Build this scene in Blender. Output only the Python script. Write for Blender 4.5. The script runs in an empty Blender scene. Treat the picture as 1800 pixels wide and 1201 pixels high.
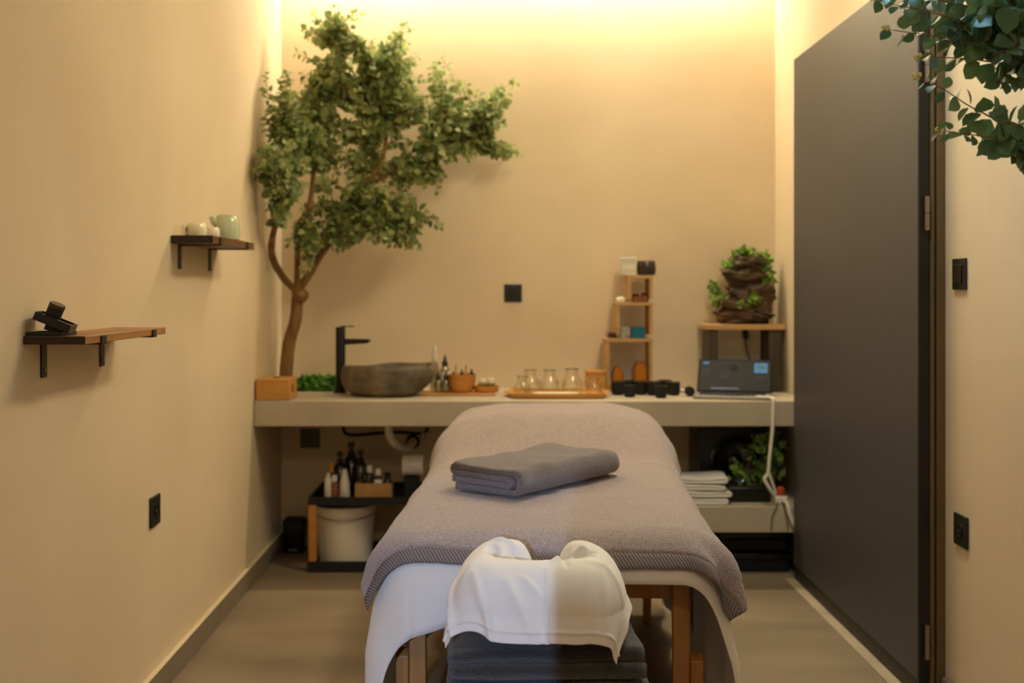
import bpy, bmesh, math, random
from mathutils import Vector, Matrix, noise, Euler

sc = bpy.context.scene
C = sc.collection
PI = math.pi
rnd = random.Random(7)

# ------------------------------------------------------------------ camera
F = 2000.0            # focal length in pixels of the 1800 x 1201 frame
EYE = 1.2
cam_d = bpy.data.cameras.new('camera')
cam = bpy.data.objects.new('camera', cam_d)
C.objects.link(cam)
cam.location = (0, 0, EYE)
cam.rotation_euler = (PI / 2, 0, 0)
cam_d.sensor_width = 36.0
cam_d.lens = F / 1800 * 36
cam_d.shift_x = (900 - 876) / 1800
cam_d.shift_y = -(600.5 - 509) / 1800
cam_d.dof.use_dof = True
cam_d.dof.focus_distance = 2.5
cam_d.dof.aperture_fstop = 3.2
sc.camera = cam

# ------------------------------------------------------------------ light
world = bpy.data.worlds.new('world')
sc.world = world
world.use_nodes = True
world.node_tree.nodes['Background'].inputs['Color'].default_value = (0.55, 0.65, 0.9, 1)
world.node_tree.nodes['Background'].inputs['Strength'].default_value = 0.1


def lamp(name, kind, loc, rot, energy, color, **kw):
    d = bpy.data.lights.new(name, kind)
    d.energy = energy
    d.color = color
    for k, v in kw.items():
        setattr(d, k, v)
    o = bpy.data.objects.new(name, d)
    C.objects.link(o)
    o.location = loc
    o.rotation_euler = rot
    return o


# LED strip in the ceiling slot along the back wall
lamp('cove_light', 'AREA', (0.14, 5.23, 2.83), (math.radians(4), 0, 0), 37.0, (1.0, 0.89, 0.64),
     shape='RECTANGLE', size=2.26, size_y=0.04)
# warm ceiling light over the room
lamp('ceiling_or_fill_light', 'AREA', (0.85, 3.45, 2.72), (0, math.radians(12), 0), 24.0, (1.0, 0.85, 0.52),
     shape='RECTANGLE', size=0.25, size_y=0.9)
lamp('ceiling_or_fill_light', 'AREA', (0.72, 2.45, 2.72), (0, math.radians(-34), 0), 17, (0.34, 0.70, 1.0),  # unseen cool lamp, added to make the right wall more neutral
     shape='RECTANGLE', size=0.5, size_y=0.5)
# unseen warm fill added behind the camera for surfaces facing it
lamp('ceiling_or_fill_light', 'AREA', (0.35, -0.75, 2.72), (math.radians(12), 0, 0), 20.0, (1.0, 0.88, 0.70),
     shape='RECTANGLE', size=1.2, size_y=0.5)
lamp('cool_slit_spot', 'SPOT', (-0.60, -3.0, 1.70), (math.radians(78), 0, math.radians(-3)), 520.0, (0.42, 0.62, 1.0),  # cool light from behind the camera, let through a slit added to shape it
     spot_size=math.radians(50), spot_blend=0.3, shadow_soft_size=0.008)

sc.view_settings.view_transform = 'Standard'
sc.view_settings.look = 'None'
sc.view_settings.gamma = 1.0
sc.view_settings.use_curve_mapping = False
sc.view_settings.exposure = 0.14


# ------------------------------------------------------------------ helpers
def lin(c):
    return tuple(((v / 255) / 12.92 if v / 255 <= 0.04045 else ((v / 255 + 0.055) / 1.055) ** 2.4) for v in c) + (1.0,)


def P(px, py, d):
    return Vector(((px - 876) * d / F, d, EYE - (py - 509) * d / F))


def smooth(a, b, x):
    t = max(0.0, min(1.0, (x - a) / (b - a)))
    return t * t * (3 - 2 * t)


MATS = {}


def mat(name, rgb, rough=0.6, metal=0.0, var=None, bump=None, rgb2=None, coat=0.0, sheen=0.0, stretch=None,
        emit=None, island=False, translucent=0.0, spec=0.5):
    """procedural principled material: colour noise var=(scale, detail), bump=(scale, strength)"""
    if name in MATS:
        return MATS[name]
    m = bpy.data.materials.new(name)
    m.use_nodes = True
    nt = m.node_tree
    b = nt.nodes['Principled BSDF']
    b.inputs['Roughness'].default_value = rough
    b.inputs['Metallic'].default_value = metal
    b.inputs['Specular IOR Level'].default_value = spec
    b.inputs['Base Color'].default_value = lin(rgb)
    if coat:
        b.inputs['Coat Weight'].default_value = coat
    if sheen:
        b.inputs['Sheen Weight'].default_value = sheen
        b.inputs['Sheen Roughness'].default_value = 0.6
    tc = nt.nodes.new('ShaderNodeTexCoord')
    src = tc.outputs['Object']
    if stretch:
        mp = nt.nodes.new('ShaderNodeMapping')
        mp.inputs['Scale'].default_value = stretch
        nt.links.new(src, mp.inputs['Vector'])
        src = mp.outputs['Vector']
    if island:
        g = nt.nodes.new('ShaderNodeNewGeometry')
        r = nt.nodes.new('ShaderNodeValToRGB')
        r.color_ramp.elements[0].color = lin(rgb)
        r.color_ramp.elements[1].color = lin(rgb2)
        nt.links.new(g.outputs['Random Per Island'], r.inputs['Fac'])
        nt.links.new(r.outputs['Color'], b.inputs['Base Color'])
        col = r.outputs['Color']
    elif var:
        n = nt.nodes.new('ShaderNodeTexNoise')
        n.inputs['Scale'].default_value = var[0]
        n.inputs['Detail'].default_value = var[1]
        nt.links.new(src, n.inputs['Vector'])
        r = nt.nodes.new('ShaderNodeValToRGB')
        r.color_ramp.elements[0].position = 0.3
        r.color_ramp.elements[1].position = 0.7
        r.color_ramp.elements[0].color = lin(rgb)
        r.color_ramp.elements[1].color = lin(rgb2 or tuple(min(255, v * 1.12) for v in rgb))
        nt.links.new(n.outputs['Fac'], r.inputs['Fac'])
        nt.links.new(r.outputs['Color'], b.inputs['Base Color'])
    if bump:
        n2 = nt.nodes.new('ShaderNodeTexNoise')
        n2.inputs['Scale'].default_value = bump[0]
        n2.inputs['Detail'].default_value = 3.0
        nt.links.new(src, n2.inputs['Vector'])
        bp = nt.nodes.new('ShaderNodeBump')
        bp.inputs['Strength'].default_value = bump[1]
        bp.inputs['Distance'].default_value = bump[2] if len(bump) > 2 else 0.005
        nt.links.new(n2.outputs['Fac'], bp.inputs['Height'])
        nt.links.new(bp.outputs['Normal'], b.inputs['Normal'])
    if emit:
        b.inputs['Emission Color'].default_value = lin(emit[0])
        b.inputs['Emission Strength'].default_value = emit[1]
    if translucent:
        tr = nt.nodes.new('ShaderNodeBsdfTranslucent')
        mx = nt.nodes.new('ShaderNodeMixShader')
        mx.inputs['Fac'].default_value = translucent
        if island:
            nt.links.new(col, tr.inputs['Color'])
        else:
            tr.inputs['Color'].default_value = lin(rgb)
        nt.links.new(b.outputs['BSDF'], mx.inputs[1])
        nt.links.new(tr.outputs['BSDF'], mx.inputs[2])
        nt.links.new(mx.outputs['Shader'], nt.nodes['Material Output'].inputs['Surface'])
    MATS[name] = m
    return m


def glass(name, tint=(235, 240, 235), refl=0.12):
    if name in MATS:
        return MATS[name]
    m = bpy.data.materials.new(name)
    m.use_nodes = True
    nt = m.node_tree
    nt.nodes.remove(nt.nodes['Principled BSDF'])
    t = nt.nodes.new('ShaderNodeBsdfTransparent')
    t.inputs['Color'].default_value = lin(tint)
    g = nt.nodes.new('ShaderNodeBsdfGlossy')
    g.inputs['Roughness'].default_value = 0.08
    lw = nt.nodes.new('ShaderNodeLayerWeight')
    lw.inputs['Blend'].default_value = 0.35
    mx = nt.nodes.new('ShaderNodeMixShader')
    ad = nt.nodes.new('ShaderNodeMath')
    ad.operation = 'MULTIPLY_ADD'
    ad.inputs[1].default_value = 0.34
    ad.inputs[2].default_value = refl
    nt.links.new(lw.outputs['Facing'], ad.inputs[0])
    nt.links.new(ad.outputs[0], mx.inputs['Fac'])
    nt.links.new(t.outputs['BSDF'], mx.inputs[1])
    nt.links.new(g.outputs['BSDF'], mx.inputs[2])
    nt.links.new(mx.outputs['Shader'], nt.nodes['Material Output'].inputs['Surface'])
    MATS[name] = m
    return m


class MB:
    def __init__(self):
        self.v, self.f, self.mi = [], [], []

    def face(self, idx, m=0):
        self.f.append(idx)
        self.mi.append(m)

    def box(self, lo, hi, m=0, rot=None, piv=None):
        b = len(self.v)
        for z in (lo[2], hi[2]):
            for x, y in ((lo[0], lo[1]), (hi[0], lo[1]), (hi[0], hi[1]), (lo[0], hi[1])):
                p = Vector((x, y, z))
                if rot is not None:
                    pv = Vector(piv) if piv is not None else (Vector(lo) + Vector(hi)) / 2
                    p = rot @ (p - pv) + pv
                self.v.append(p)
        for q in ((0, 3, 2, 1), (4, 5, 6, 7), (0, 1, 5, 4), (1, 2, 6, 5), (2, 3, 7, 6), (3, 0, 4, 7)):
            self.face([b + i for i in q], m)
        return self

    def lathe(self, prof, c=(0, 0, 0), seg=24, m=0, M=None, close=False):
        """prof = [(r, z)...] turned round z through c"""
        b = len(self.v)
        c = Vector(c)
        for r, z in prof:
            for i in range(seg):
                a = 2 * PI * i / seg
                p = Vector((r * math.cos(a), r * math.sin(a), z))
                if M is not None:
                    p = M @ p
                self.v.append(p + c)
        n = len(prof)
        for k in range(n - 1):
            for i in range(seg):
                j = (i + 1) % seg
                self.face([b + k * seg + i, b + k * seg + j, b + (k + 1) * seg + j, b + (k + 1) * seg + i], m)
        if close:
            for i in range(seg):
                j = (i + 1) % seg
                self.face([b + (n - 1) * seg + i, b + (n - 1) * seg + j, b + j, b + i], m)
        else:
            self.face([b + i for i in reversed(range(seg))], m)
            self.face([b + (n - 1) * seg + i for i in range(seg)], m)
        return self

    def cyl(self, p0, p1, r, seg=16, m=0):
        return self.tube([p0, p1], [r, r], seg, m)

    def tube(self, pts, rad, seg=10, m=0):
        pts = [Vector(p) for p in pts]
        if not isinstance(rad, (list, tuple)):
            rad = [rad] * len(pts)
        b = len(self.v)
        up = None
        for k, p in enumerate(pts):
            t = (pts[min(k + 1, len(pts) - 1)] - pts[max(k - 1, 0)])
            if t.length < 1e-9:
                t = Vector((0, 0, 1))
            t.normalize()
            if up is None:
                up = Vector((0, 0, 1)) if abs(t.z) < 0.9 else Vector((1, 0, 0))
            s = t.cross(up)
            if s.length < 1e-6:
                s = t.cross(Vector((0, 1, 0)))
            s.normalize()
            up = s.cross(t).normalized()
            for i in range(seg):
                a = 2 * PI * i / seg
                self.v.append(p + (s * math.cos(a) + up * math.sin(a)) * rad[k])
        for k in range(len(pts) - 1):
            for i in range(seg):
                j = (i + 1) % seg
                self.face([b + k * seg + i, b + k * seg + j, b + (k + 1) * seg + j, b + (k + 1) * seg + i], m)
        self.face([b + i for i in reversed(range(seg))], m)
        e = b + (len(pts) - 1) * seg
        self.face([e + i for i in range(seg)], m)
        return self

    def blob(self, c, r, seg=20, rings=12, amp=0.0, freq=8.0, seed=0.0, flat=None, m=0):
        """noisy ellipsoid; flat = lowest z it may reach"""
        c = Vector(c)
        b = len(self.v)
        off = Vector((seed * 3.1, seed * 1.7, seed * 2.3))

        def pt(th, ph):
            n = Vector((math.sin(th) * math.cos(ph), math.sin(th) * math.sin(ph), math.cos(th)))
            k = 1 + amp * noise.noise(n * freq * 0.25 + off) + 0.5 * amp * noise.noise(n * freq * 0.6 + off)
            p = c + Vector((n.x * r[0], n.y * r[1], n.z * r[2])) * k
            if flat is not None and p.z < flat:
                p.z = flat
            return p
        self.v.append(pt(0, 0))
        for k in range(1, rings):
            for i in range(seg):
                self.v.append(pt(PI * k / rings, 2 * PI * i / seg))
        self.v.append(pt(PI, 0))
        for i in range(seg):
            self.face([b, b + 1 + i, b + 1 + (i + 1) % seg], m)
        for k in range(rings - 2):
            for i in range(seg):
                j = (i + 1) % seg
                o = b + 1 + k * seg
                self.face([o + i, o + seg + i, o + seg + j, o + j], m)
        o = b + 1 + (rings - 2) * seg
        for i in range(seg):
            self.face([o + i, len(self.v) - 1, o + (i + 1) % seg], m)
        return self

    def grid(self, fn, nu, nv, m=0, mfn=None):
        b = len(self.v)
        for i in range(nu + 1):
            for j in range(nv + 1):
                self.v.append(Vector(fn(i / nu, j / nv)))
        for i in range(nu):
            for j in range(nv):
                a = b + i * (nv + 1) + j
                self.face([a, a + nv + 1, a + nv + 2, a + 1], mfn(i / nu, j / nv) if mfn else m)
        return self

    def prism(self, poly, axis, lo, hi, m=0):
        """poly 2-D outline extruded along axis ('x','y','z')"""
        b = len(self.v)
        n = len(poly)
        for h in (lo, hi):
            for a, c in poly:
                self.v.append(Vector({'x': (h, a, c), 'y': (a, h, c), 'z': (a, c, h)}[axis]))
        self.face([b + i for i in range(n)], m)
        self.face([b + n + i for i in reversed(range(n))], m)
        for i in range(n):
            j = (i + 1) % n
            self.face([b + i, b + n + i, b + n + j, b + j], m)
        return self

    def build(self, name, mats, parent=None, bevel=0.0, angle=40, fix=True, solid=0.0, sub=0):
        me = bpy.data.meshes.new(name)
        bm = bmesh.new()
        vs = [bm.verts.new(p) for p in self.v]
        for f, k in zip(self.f, self.mi):
            try:
                bf = bm.faces.new([vs[i] for i in f])
                bf.material_index = k
                bf.smooth = True
            except ValueError:
                pass
        if fix:
            bmesh.ops.recalc_face_normals(bm, faces=bm.faces)
        bm.to_mesh(me)
        bm.free()
        for mm in (mats if isinstance(mats, (list, tuple)) else [mats]):
            me.materials.append(mm)
        if angle:
            me.set_sharp_from_angle(angle=math.radians(angle))
        o = bpy.data.objects.new(name, me)
        C.objects.link(o)
        if parent:
            o.parent = parent
        if solid:
            md = o.modifiers.new('thickness', 'SOLIDIFY')
            md.thickness = solid
            md.offset = -1
        if bevel:
            md = o.modifiers.new('bevel', 'BEVEL')
            md.width = bevel
            md.segments = 2
            md.limit_method = 'ANGLE'
            md.angle_limit = math.radians(50)
        if sub:
            md = o.modifiers.new('subdivision', 'SUBSURF')
            md.levels = sub
            md.render_levels = sub
        return o


def tag(o, label, cat, group=None, kind=None):
    o['label'] = label
    o['category'] = cat
    if group:
        o['group'] = group
    if kind:
        o['kind'] = kind
    return o


def thing(name, loc, label, cat, rotz=0.0, group=None):
    o = bpy.data.objects.new(name, None)
    o.empty_display_size = 0.05
    C.objects.link(o)
    o.location = loc
    o.rotation_euler = (0, 0, rotz)
    return tag(o, label, cat, group)


def struct(name, mb, m, label=None, cat=None, **kw):
    o = mb.build(name, m, **kw)
    o['kind'] = 'structure'
    if label:
        o['label'] = label
        o['category'] = cat
    return o


def dup(root, loc, rotz=None, label=None):
    """a copy of a thing with copies of its parts and sub-parts"""
    r = root.copy()
    C.objects.link(r)
    r.location = loc
    if rotz is not None:
        r.rotation_euler = (0, 0, rotz)
    if label:
        r['label'] = label
    for ch in list(root.children):
        c = ch.copy()
        C.objects.link(c)
        c.parent = r
        for g in list(ch.children):
            d = g.copy()
            C.objects.link(d)
            d.parent = c
    return r


# ------------------------------------------------------------------ materials
m_wall = mat('wall_plaster', (222, 203, 172), 0.75, var=(1.3, 4), rgb2=(208, 188, 156), bump=(9, 0.12, 0.01))
m_ceil = mat('ceiling_paint', (228, 216, 196), 0.9)
m_floor = mat('floor_concrete', (150, 132, 108), 0.5, var=(1.6, 6), rgb2=(112, 97, 78), bump=(30, 0.05), stretch=(0.6, 1.6, 1))
m_skirt = mat('skirting_tile', (138, 124, 106), 0.5, var=(5, 4), rgb2=(118, 106, 90))
m_thresh = mat('threshold_stone', (176, 160, 138), 0.6, var=(8, 3), rgb2=(160, 144, 122))
m_counter = mat('microcement', (190, 176, 154), 0.5, var=(3, 5), rgb2=(172, 158, 137), bump=(12, 0.06))
m_door = mat('door_laminate', (73, 71, 72), 0.5, var=(0.8, 2), rgb2=(67, 65, 66))
m_darkmetal = mat('dark_metal', (38, 34, 30), 0.45, 0.4)
m_steel = mat('brushed_steel', (150, 140, 128), 0.35, 0.9)
m_bronze = mat('bronze_frame', (108, 88, 56), 0.45, 0.3)
m_black = mat('black_plastic', (16, 15, 14), 0.38)
m_blackmatt = mat('black_matt', (14, 13, 12), 0.7)
m_olive = mat('switch_black', (28, 30, 24), 0.35)
m_walnut = mat('walnut', (112, 70, 36), 0.5, var=(6, 5), rgb2=(82, 48, 24), stretch=(3, 0.5, 3))
m_walnut_light = mat('walnut_light', (176, 122, 66), 0.45, var=(6, 5), rgb2=(138, 88, 44), stretch=(3, 0.5, 3))
m_walnut_end = mat('walnut_end', (52, 36, 24), 0.7, var=(20, 3), rgb2=(40, 28, 18))
m_oak = mat('oak', (200, 158, 102), 0.5, var=(8, 4), rgb2=(180, 138, 86), stretch=(0.5, 3, 3))
m_beech = mat('beech_leg', (184, 126, 66), 0.42, var=(8, 4), rgb2=(160, 102, 50), stretch=(4, 4, 0.6))
m_bamboo = mat('bamboo', (206, 150, 76), 0.45, var=(10, 3), rgb2=(188, 130, 60), stretch=(0.6, 4, 4))
m_teak = mat('turned_wood', (198, 134, 58), 0.45, var=(8, 4), rgb2=(174, 112, 46), stretch=(1, 1, 4))
m_darkwood = mat('dark_stained_wood', (74, 60, 42), 0.55, var=(8, 4), rgb2=(52, 40, 28), stretch=(5, 5, 0.7))
m_celadon = mat('celadon_glaze', (196, 206, 172), 0.22, coat=0.4)
m_cream = mat('cream_glaze', (240, 234, 206), 0.22, coat=0.4)
m_white = mat('white_plastic', (226, 216, 200), 0.4)
m_whitecloth = mat('white_cotton', (228, 221, 214), 0.85, bump=(900, 0.15, 0.001), sheen=0.2)
m_label = mat('paper_label', (226, 220, 206), 0.8)
m_kraft = mat('kraft_board', (186, 140, 86), 0.8, var=(14, 3), rgb2=(172, 126, 74))
m_stone = mat('river_stone', (138, 122, 100), 0.65, var=(9, 8), rgb2=(68, 60, 48), bump=(26, 0.6, 0.012))
m_rock = mat('fountain_rock', (112, 84, 54), 0.6, var=(12, 6), rgb2=(48, 36, 24), bump=(30, 0.8, 0.012))
m_bark = mat('bark', (150, 112, 62), 0.8, var=(14, 6), rgb2=(96, 66, 34), bump=(40, 0.7, 0.008), stretch=(2, 2, 0.6))
m_leaf = mat('eucalyptus_leaf', (104, 128, 74), 0.5, island=True, rgb2=(182, 190, 126), translucent=0.45)
m_leafd = mat('eucalyptus_leaf_dark', (58, 94, 66), 0.45, island=True, rgb2=(106, 136, 92), translucent=0.2)
m_ivy = mat('ivy_leaf', (94, 128, 40), 0.5, island=True, rgb2=(150, 176, 78), translucent=0.25)
m_moss = mat('green_fibre', (98, 150, 40), 0.9, var=(30, 4), rgb2=(48, 100, 24), bump=(90, 1.0, 0.02))
m_flower = mat('flower_bud', (214, 208, 150), 0.7)
m_amber = mat('amber_glass', (190, 112, 20), 0.25, coat=0.4)
m_amberdark = mat('amber_frame', (142, 90, 36), 0.4)
m_brown = mat('brown_glass', (66, 34, 14), 0.2, coat=0.5)
m_dark_liq = mat('dark_bottle', (26, 18, 12), 0.2, coat=0.5)
m_yellow = mat('yellow_cap', (226, 160, 26), 0.4)
m_teal = mat('teal_card', (14, 104, 128), 0.6)
m_pale = mat('pale_card', (196, 196, 178), 0.6, var=(60, 2), rgb2=(120, 118, 100))
m_candle = mat('dark_candle_jar', (52, 38, 28), 0.35)
m_red = mat('red_plug', (186, 70, 40), 0.45)
m_lap = mat('laptop_grey', (150, 146, 136), 0.4, 0.4)
m_glass = glass('clear_glass', (255, 255, 252), .03)
m_clearbottle = glass('bottle_glass', (214, 214, 196), 0.16)


def towel_mat(name, c1, c2, scale=320):
    m = mat(name, c1, 0.95, var=(scale, 2), rgb2=c2, bump=(scale * 1.3, 1.0, 0.004), sheen=0.35)
    return m


m_towel = towel_mat('grey_terry', (132, 114, 110), (176, 156, 150), 240)
m_towel_roll = towel_mat('slate_terry', (88, 77, 80), (126, 112, 114), 260)
m_towel_dark = towel_mat('charcoal_terry', (30, 25, 25), (48, 41, 40), 260)

# woven border of the big towel: diagonal ribs
m_border = bpy.data.materials.new('ribbed_border')
m_border.use_nodes = True
_nt = m_border.node_tree
_b = _nt.nodes['Principled BSDF']
_b.inputs['Roughness'].default_value = 0.9
_uv = _nt.nodes.new('ShaderNodeUVMap')
_mp = _nt.nodes.new('ShaderNodeMapping')
_mp.inputs['Rotation'].default_value = (0, 0, math.radians(-38))
_w = _nt.nodes.new('ShaderNodeTexWave')
_w.inputs['Scale'].default_value = 48
_w.inputs['Distortion'].default_value = 0.6
_r = _nt.nodes.new('ShaderNodeValToRGB')
_r.color_ramp.elements[0].color = lin((98, 87, 85))
_r.color_ramp.elements[1].color = lin((146, 132, 128))
_bp = _nt.nodes.new('ShaderNodeBump')
_bp.inputs['Strength'].default_value = 0.6
_bp.inputs['Distance'].default_value = 0.004
_nt.links.new(_uv.outputs['UV'], _mp.inputs['Vector'])
_nt.links.new(_mp.outputs['Vector'], _w.inputs['Vector'])
_nt.links.new(_w.outputs['Fac'], _r.inputs['Fac'])
_nt.links.new(_w.outputs['Fac'], _bp.inputs['Height'])
_nt.links.new(_r.outputs['Color'], _b.inputs['Base Color'])
_nt.links.new(_bp.outputs['Normal'], _b.inputs['Normal'])

# ------------------------------------------------------------------ the room
XL, XR, YB, YF, ZC = -1.016, 1.297, 5.33, -1.2, 2.75
struct('floor', MB().box((XL - .1, YF - .1, -.1), (XR + .1, YB + .1, 0)), m_floor)
struct('wall_left', MB().box((XL - .1, YF - .1, 0), (XL, YB + .1, 3.05)), m_wall)
struct('wall_right', MB().box((XR, YF - .1, 0), (XR + .1, YB + .1, 3.05)), m_wall)
struct('wall_back', MB().box((XL, YB, 0), (XR, YB + .1, 3.05)), m_wall)
SLIT_E = -0.355                                     # right edge of an unseen slit, made to shape the cool spot's patch
struct('wall_front', MB().box((XL, YF - .1, 0), (-.515, YF, 1.42)).box((SLIT_E, YF - .1, 0), (XR, YF, 3.05)).box((XL, YF - .1, 1.42), (SLIT_E, YF, 3.05)), m_wall)
struct('ceiling', MB().box((XL, YF, ZC), (XR, 5.0, 3.0)).box((XL, 5.0, 2.95), (XR, YB, 3.0)), m_ceil)
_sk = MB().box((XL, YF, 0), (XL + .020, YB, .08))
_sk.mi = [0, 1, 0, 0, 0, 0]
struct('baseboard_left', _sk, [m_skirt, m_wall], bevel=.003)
struct('baseboard_right', MB().box((XR - .016, YF, 0), (XR, 3.29, .08)), m_skirt, bevel=.004)
struct('trim_1', MB().box((1.185, 2.2, 0), (1.262, 4.71, .004)), m_thresh)
jb = MB().box((1.272, 3.30, 0), (XR, 3.37, 2.2)).box((1.252, 3.325, 0), (1.272, 3.37, 2.2))
jb.lathe([(.009, 0), (.009, 2.2)], (1.262, 3.312, 0), 12)
struct('trim_2', jb, m_bronze, bevel=.002)

dr = bpy.data.objects.new('door_1', None)
C.objects.link(dr)
dr.location = (1.22, 3.31, 0)
dr['kind'] = 'structure'
dr['label'] = 'tall plain dark grey door leaf lying along the right wall'
dr['category'] = 'door'
MB().box((0, 0, .0625), (.03, 1.39, 2.15)).build('leaf', m_door, dr, bevel=.002)
MB().box((.004, 0, .008), (.028, 1.39, .0615)).build('bottom_seal', m_darkmetal, dr)
MB().box((.002, -.006, .0625), (.03, -.0005, 2.15)).build('edge_strip', m_darkmetal, dr)
for z0, z1 in ((.129, .228), (1.371, 1.47), (1.80, 1.90)):
    h = MB()
    zm = (z0 + z1) / 2
    h.lathe([(.0075, z0), (.0075, zm - .001)], (.022, -.016, 0), 12)
    h.lathe([(.0075, zm + .001), (.0075, z1)], (.022, -.016, 0), 12)
    h.lathe([(.003, zm - .002), (.003, zm + .002)], (.022, -.016, 0), 8)
    h.box((.018, -.012, z0), (.026, -.0062, z1))
    h.build('hinge', m_steel, dr)

# ------------------------------------------------------------------ switches and sockets
def plate(name, label, cat, cx, cy, cz, face, size=.086, kind='socket', group=None):
    """square black plate; face = '+x', '-x' or '-y' (direction it looks)"""
    rz = {'-y': 0, '+x': PI / 2, '-x': -PI / 2}[face]
    t = thing(name, (cx, cy, cz), label, cat, rz, group)
    s = size / 2
    MB().box((-s, -.008, -s), (s, 0, s)).build('plate', m_olive, t, bevel=.002)
    if kind == 'switch':
        MB().box((-s * .62, -.012, -s * .62), (s * .62, -.0082, s * .62)).build('rocker', m_black, t, bevel=.0015)
    else:
        q = MB().lathe([(.02, 0), (.02, .003), (.016, .003), (.016, .001)], (0, -.0082, 0), 20, M=Matrix.Rotation(PI / 2, 3, 'X'))
        q.build('insert', m_black, t)
        h = MB()
        for dx in (-.008, .008):
            h.lathe([(.003, 0), (.003, .001)], (dx, -.0102, 0), 8, M=Matrix.Rotation(PI / 2, 3, 'X'))
        h.build('pin_hole', m_steel, t)
    return t


plate('wall_switch', 'square black switch plate alone in the middle of the back wall', 'switch', .069, YB, 1.183, '-y', .082, 'switch')
plate('wall_socket', 'black wall socket under the counter above the bottle trolley', 'socket', -.881, YB, .503, '-y', .09)
plate('wall_socket', 'black wall socket low on the left wall under the wooden shelves', 'socket', XL, 3.353, .548, '+x', .088)
plate('wall_switch', 'black switch plate on the right wall beside the grey door', 'switch', XR, 3.19, 1.243, '-x', .088, 'switch')
plate('wall_socket', 'black wall socket low on the right wall beside the grey door', 'socket', XR, 3.18, .526, '-x', .088)

# ------------------------------------------------------------------ counter and low bench
ZT = .737
t = tag(MB().box((XL + .001, 4.72, .631), (XR - .001, YB - .001, ZT)).build('counter', m_counter, bevel=.004),
        'long beige microcement counter fixed across the back wall', 'counter')
tag(MB().box((.45, 4.72, .19), (XR - .001, YB - .001, .30)).build('low_bench', m_counter, bevel=.004),
    'low microcement bench under the right end of the counter', 'bench')


# ------------------------------------------------------------------ wooden wall shelves
def wall_shelf(y0, y1, zt, th, ys, label, depth=.134, wood=None):
    t = thing('wall_shelf', (XL, (y0 + y1) / 2, zt - th), label, 'shelf', 0, 'wooden shelves on the left wall')
    hl = (y1 - y0) / 2
    b = MB().box((.001, -hl, 0), (depth, hl, th))
    b.mi = [0, 0, 1, 0, 1, 0]
    b.build('board', [wood or m_walnut, m_walnut_end], t, bevel=.0015)
    for yy in ys:
        y = yy - (y0 + y1) / 2
        k = MB()
        k.box((.0005, y - .015, -.078), (.004, y + .015, -.0005))
        k.box((.004, y - .015, -.0042), (depth + .004, y + .015, -.0005))
        k.box((depth + .0008, y - .015, -.0005), (depth + .004, y + .015, th * .85))
        br = k.build('bracket', m_darkmetal, t)
        MB().lathe([(.004, 0), (.004, .002)], (.0042, y, -.062), 8, M=Matrix.Rotation(PI / 2, 3, 'Y')).build('screw', m_steel, br)
    return t


wall_shelf(3.525, 4.115, 1.368, .025, (3.622, 4.0), 'upper dark wooden wall shelf carrying the tea set', .132)
wall_shelf(2.43, 3.017, 1.100, .018, (2.537, 2.91), 'lower brown wooden wall shelf nearest the camera, with black boxes', .134, m_walnut_light)
# ------------------------------------------------------------------ on the wall shelves
def on_shelf(px, d, z):
    return ((px - 876) * d / F, d, z)


# teapot, cups and a glass on the upper shelf
t = thing('teapot', on_shelf(399, 3.93, 1.369), 'tall pale green teapot with a short spout on the upper wall shelf', 'teapot')
MB().lathe([(.030, 0), (.041, .004), (.044, .02), (.041, .06), (.036, .082), (.033, .085), (.031, .083), (.034, .07), (.037, .02), (.0, .01)], seg=32).build('body', m_celadon, t)
MB().tube([(-.028, -.016, .056), (-.040, -.022, .068), (-.047, -.026, .082)], [.017, .014, .010], 12).build('spout', m_celadon, t)
MB().lathe([(.0325, .0852), (.032, .0875), (.012, .0885), (0, .089)], seg=28).build('lid', m_celadon, t)
cup_prof = [(.018, 0), (.028, .003), (.033, .018), (.031, .040), (.026, .048), (.024, .047), (.028, .038), (.030, .018), (0, .006)]
for px, d, s, lb in ((346, 3.72, 1.0, 'cream round tea cup farther from the teapot on the upper shelf'),
                     (372, 3.84, .84, 'smaller cream tea cup right beside the pale green teapot')):
    c = thing('tea_cup', on_shelf(px, d, 1.369), lb, 'cup', 0, 'cream tea cups')
    MB().lathe([(r * s, z * s) for r, z in cup_prof], seg=28).build('body', m_cream, c)
    MB().tube([(.030 * s * math.cos(2.5), -.03 * s * math.sin(2.5), .036 * s), (-.042 * s, -.030 * s, .033 * s), (-.041 * s, -.029 * s, .016 * s),
               (-.0245 * s, -.019 * s, .012 * s)], .0035 * s, 8).build('handle', m_cream, c)
g = tag(MB().lathe([(.014, 0), (.015, .002), (.017, .034), (.0155, .034), (.0135, .004), (0, .003)], seg=20).build('shot_glass', m_glass),
        'small clear glass at the near end of the upper wall shelf', 'glass')
g.location = on_shelf(314, 3.58, 1.369)

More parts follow.
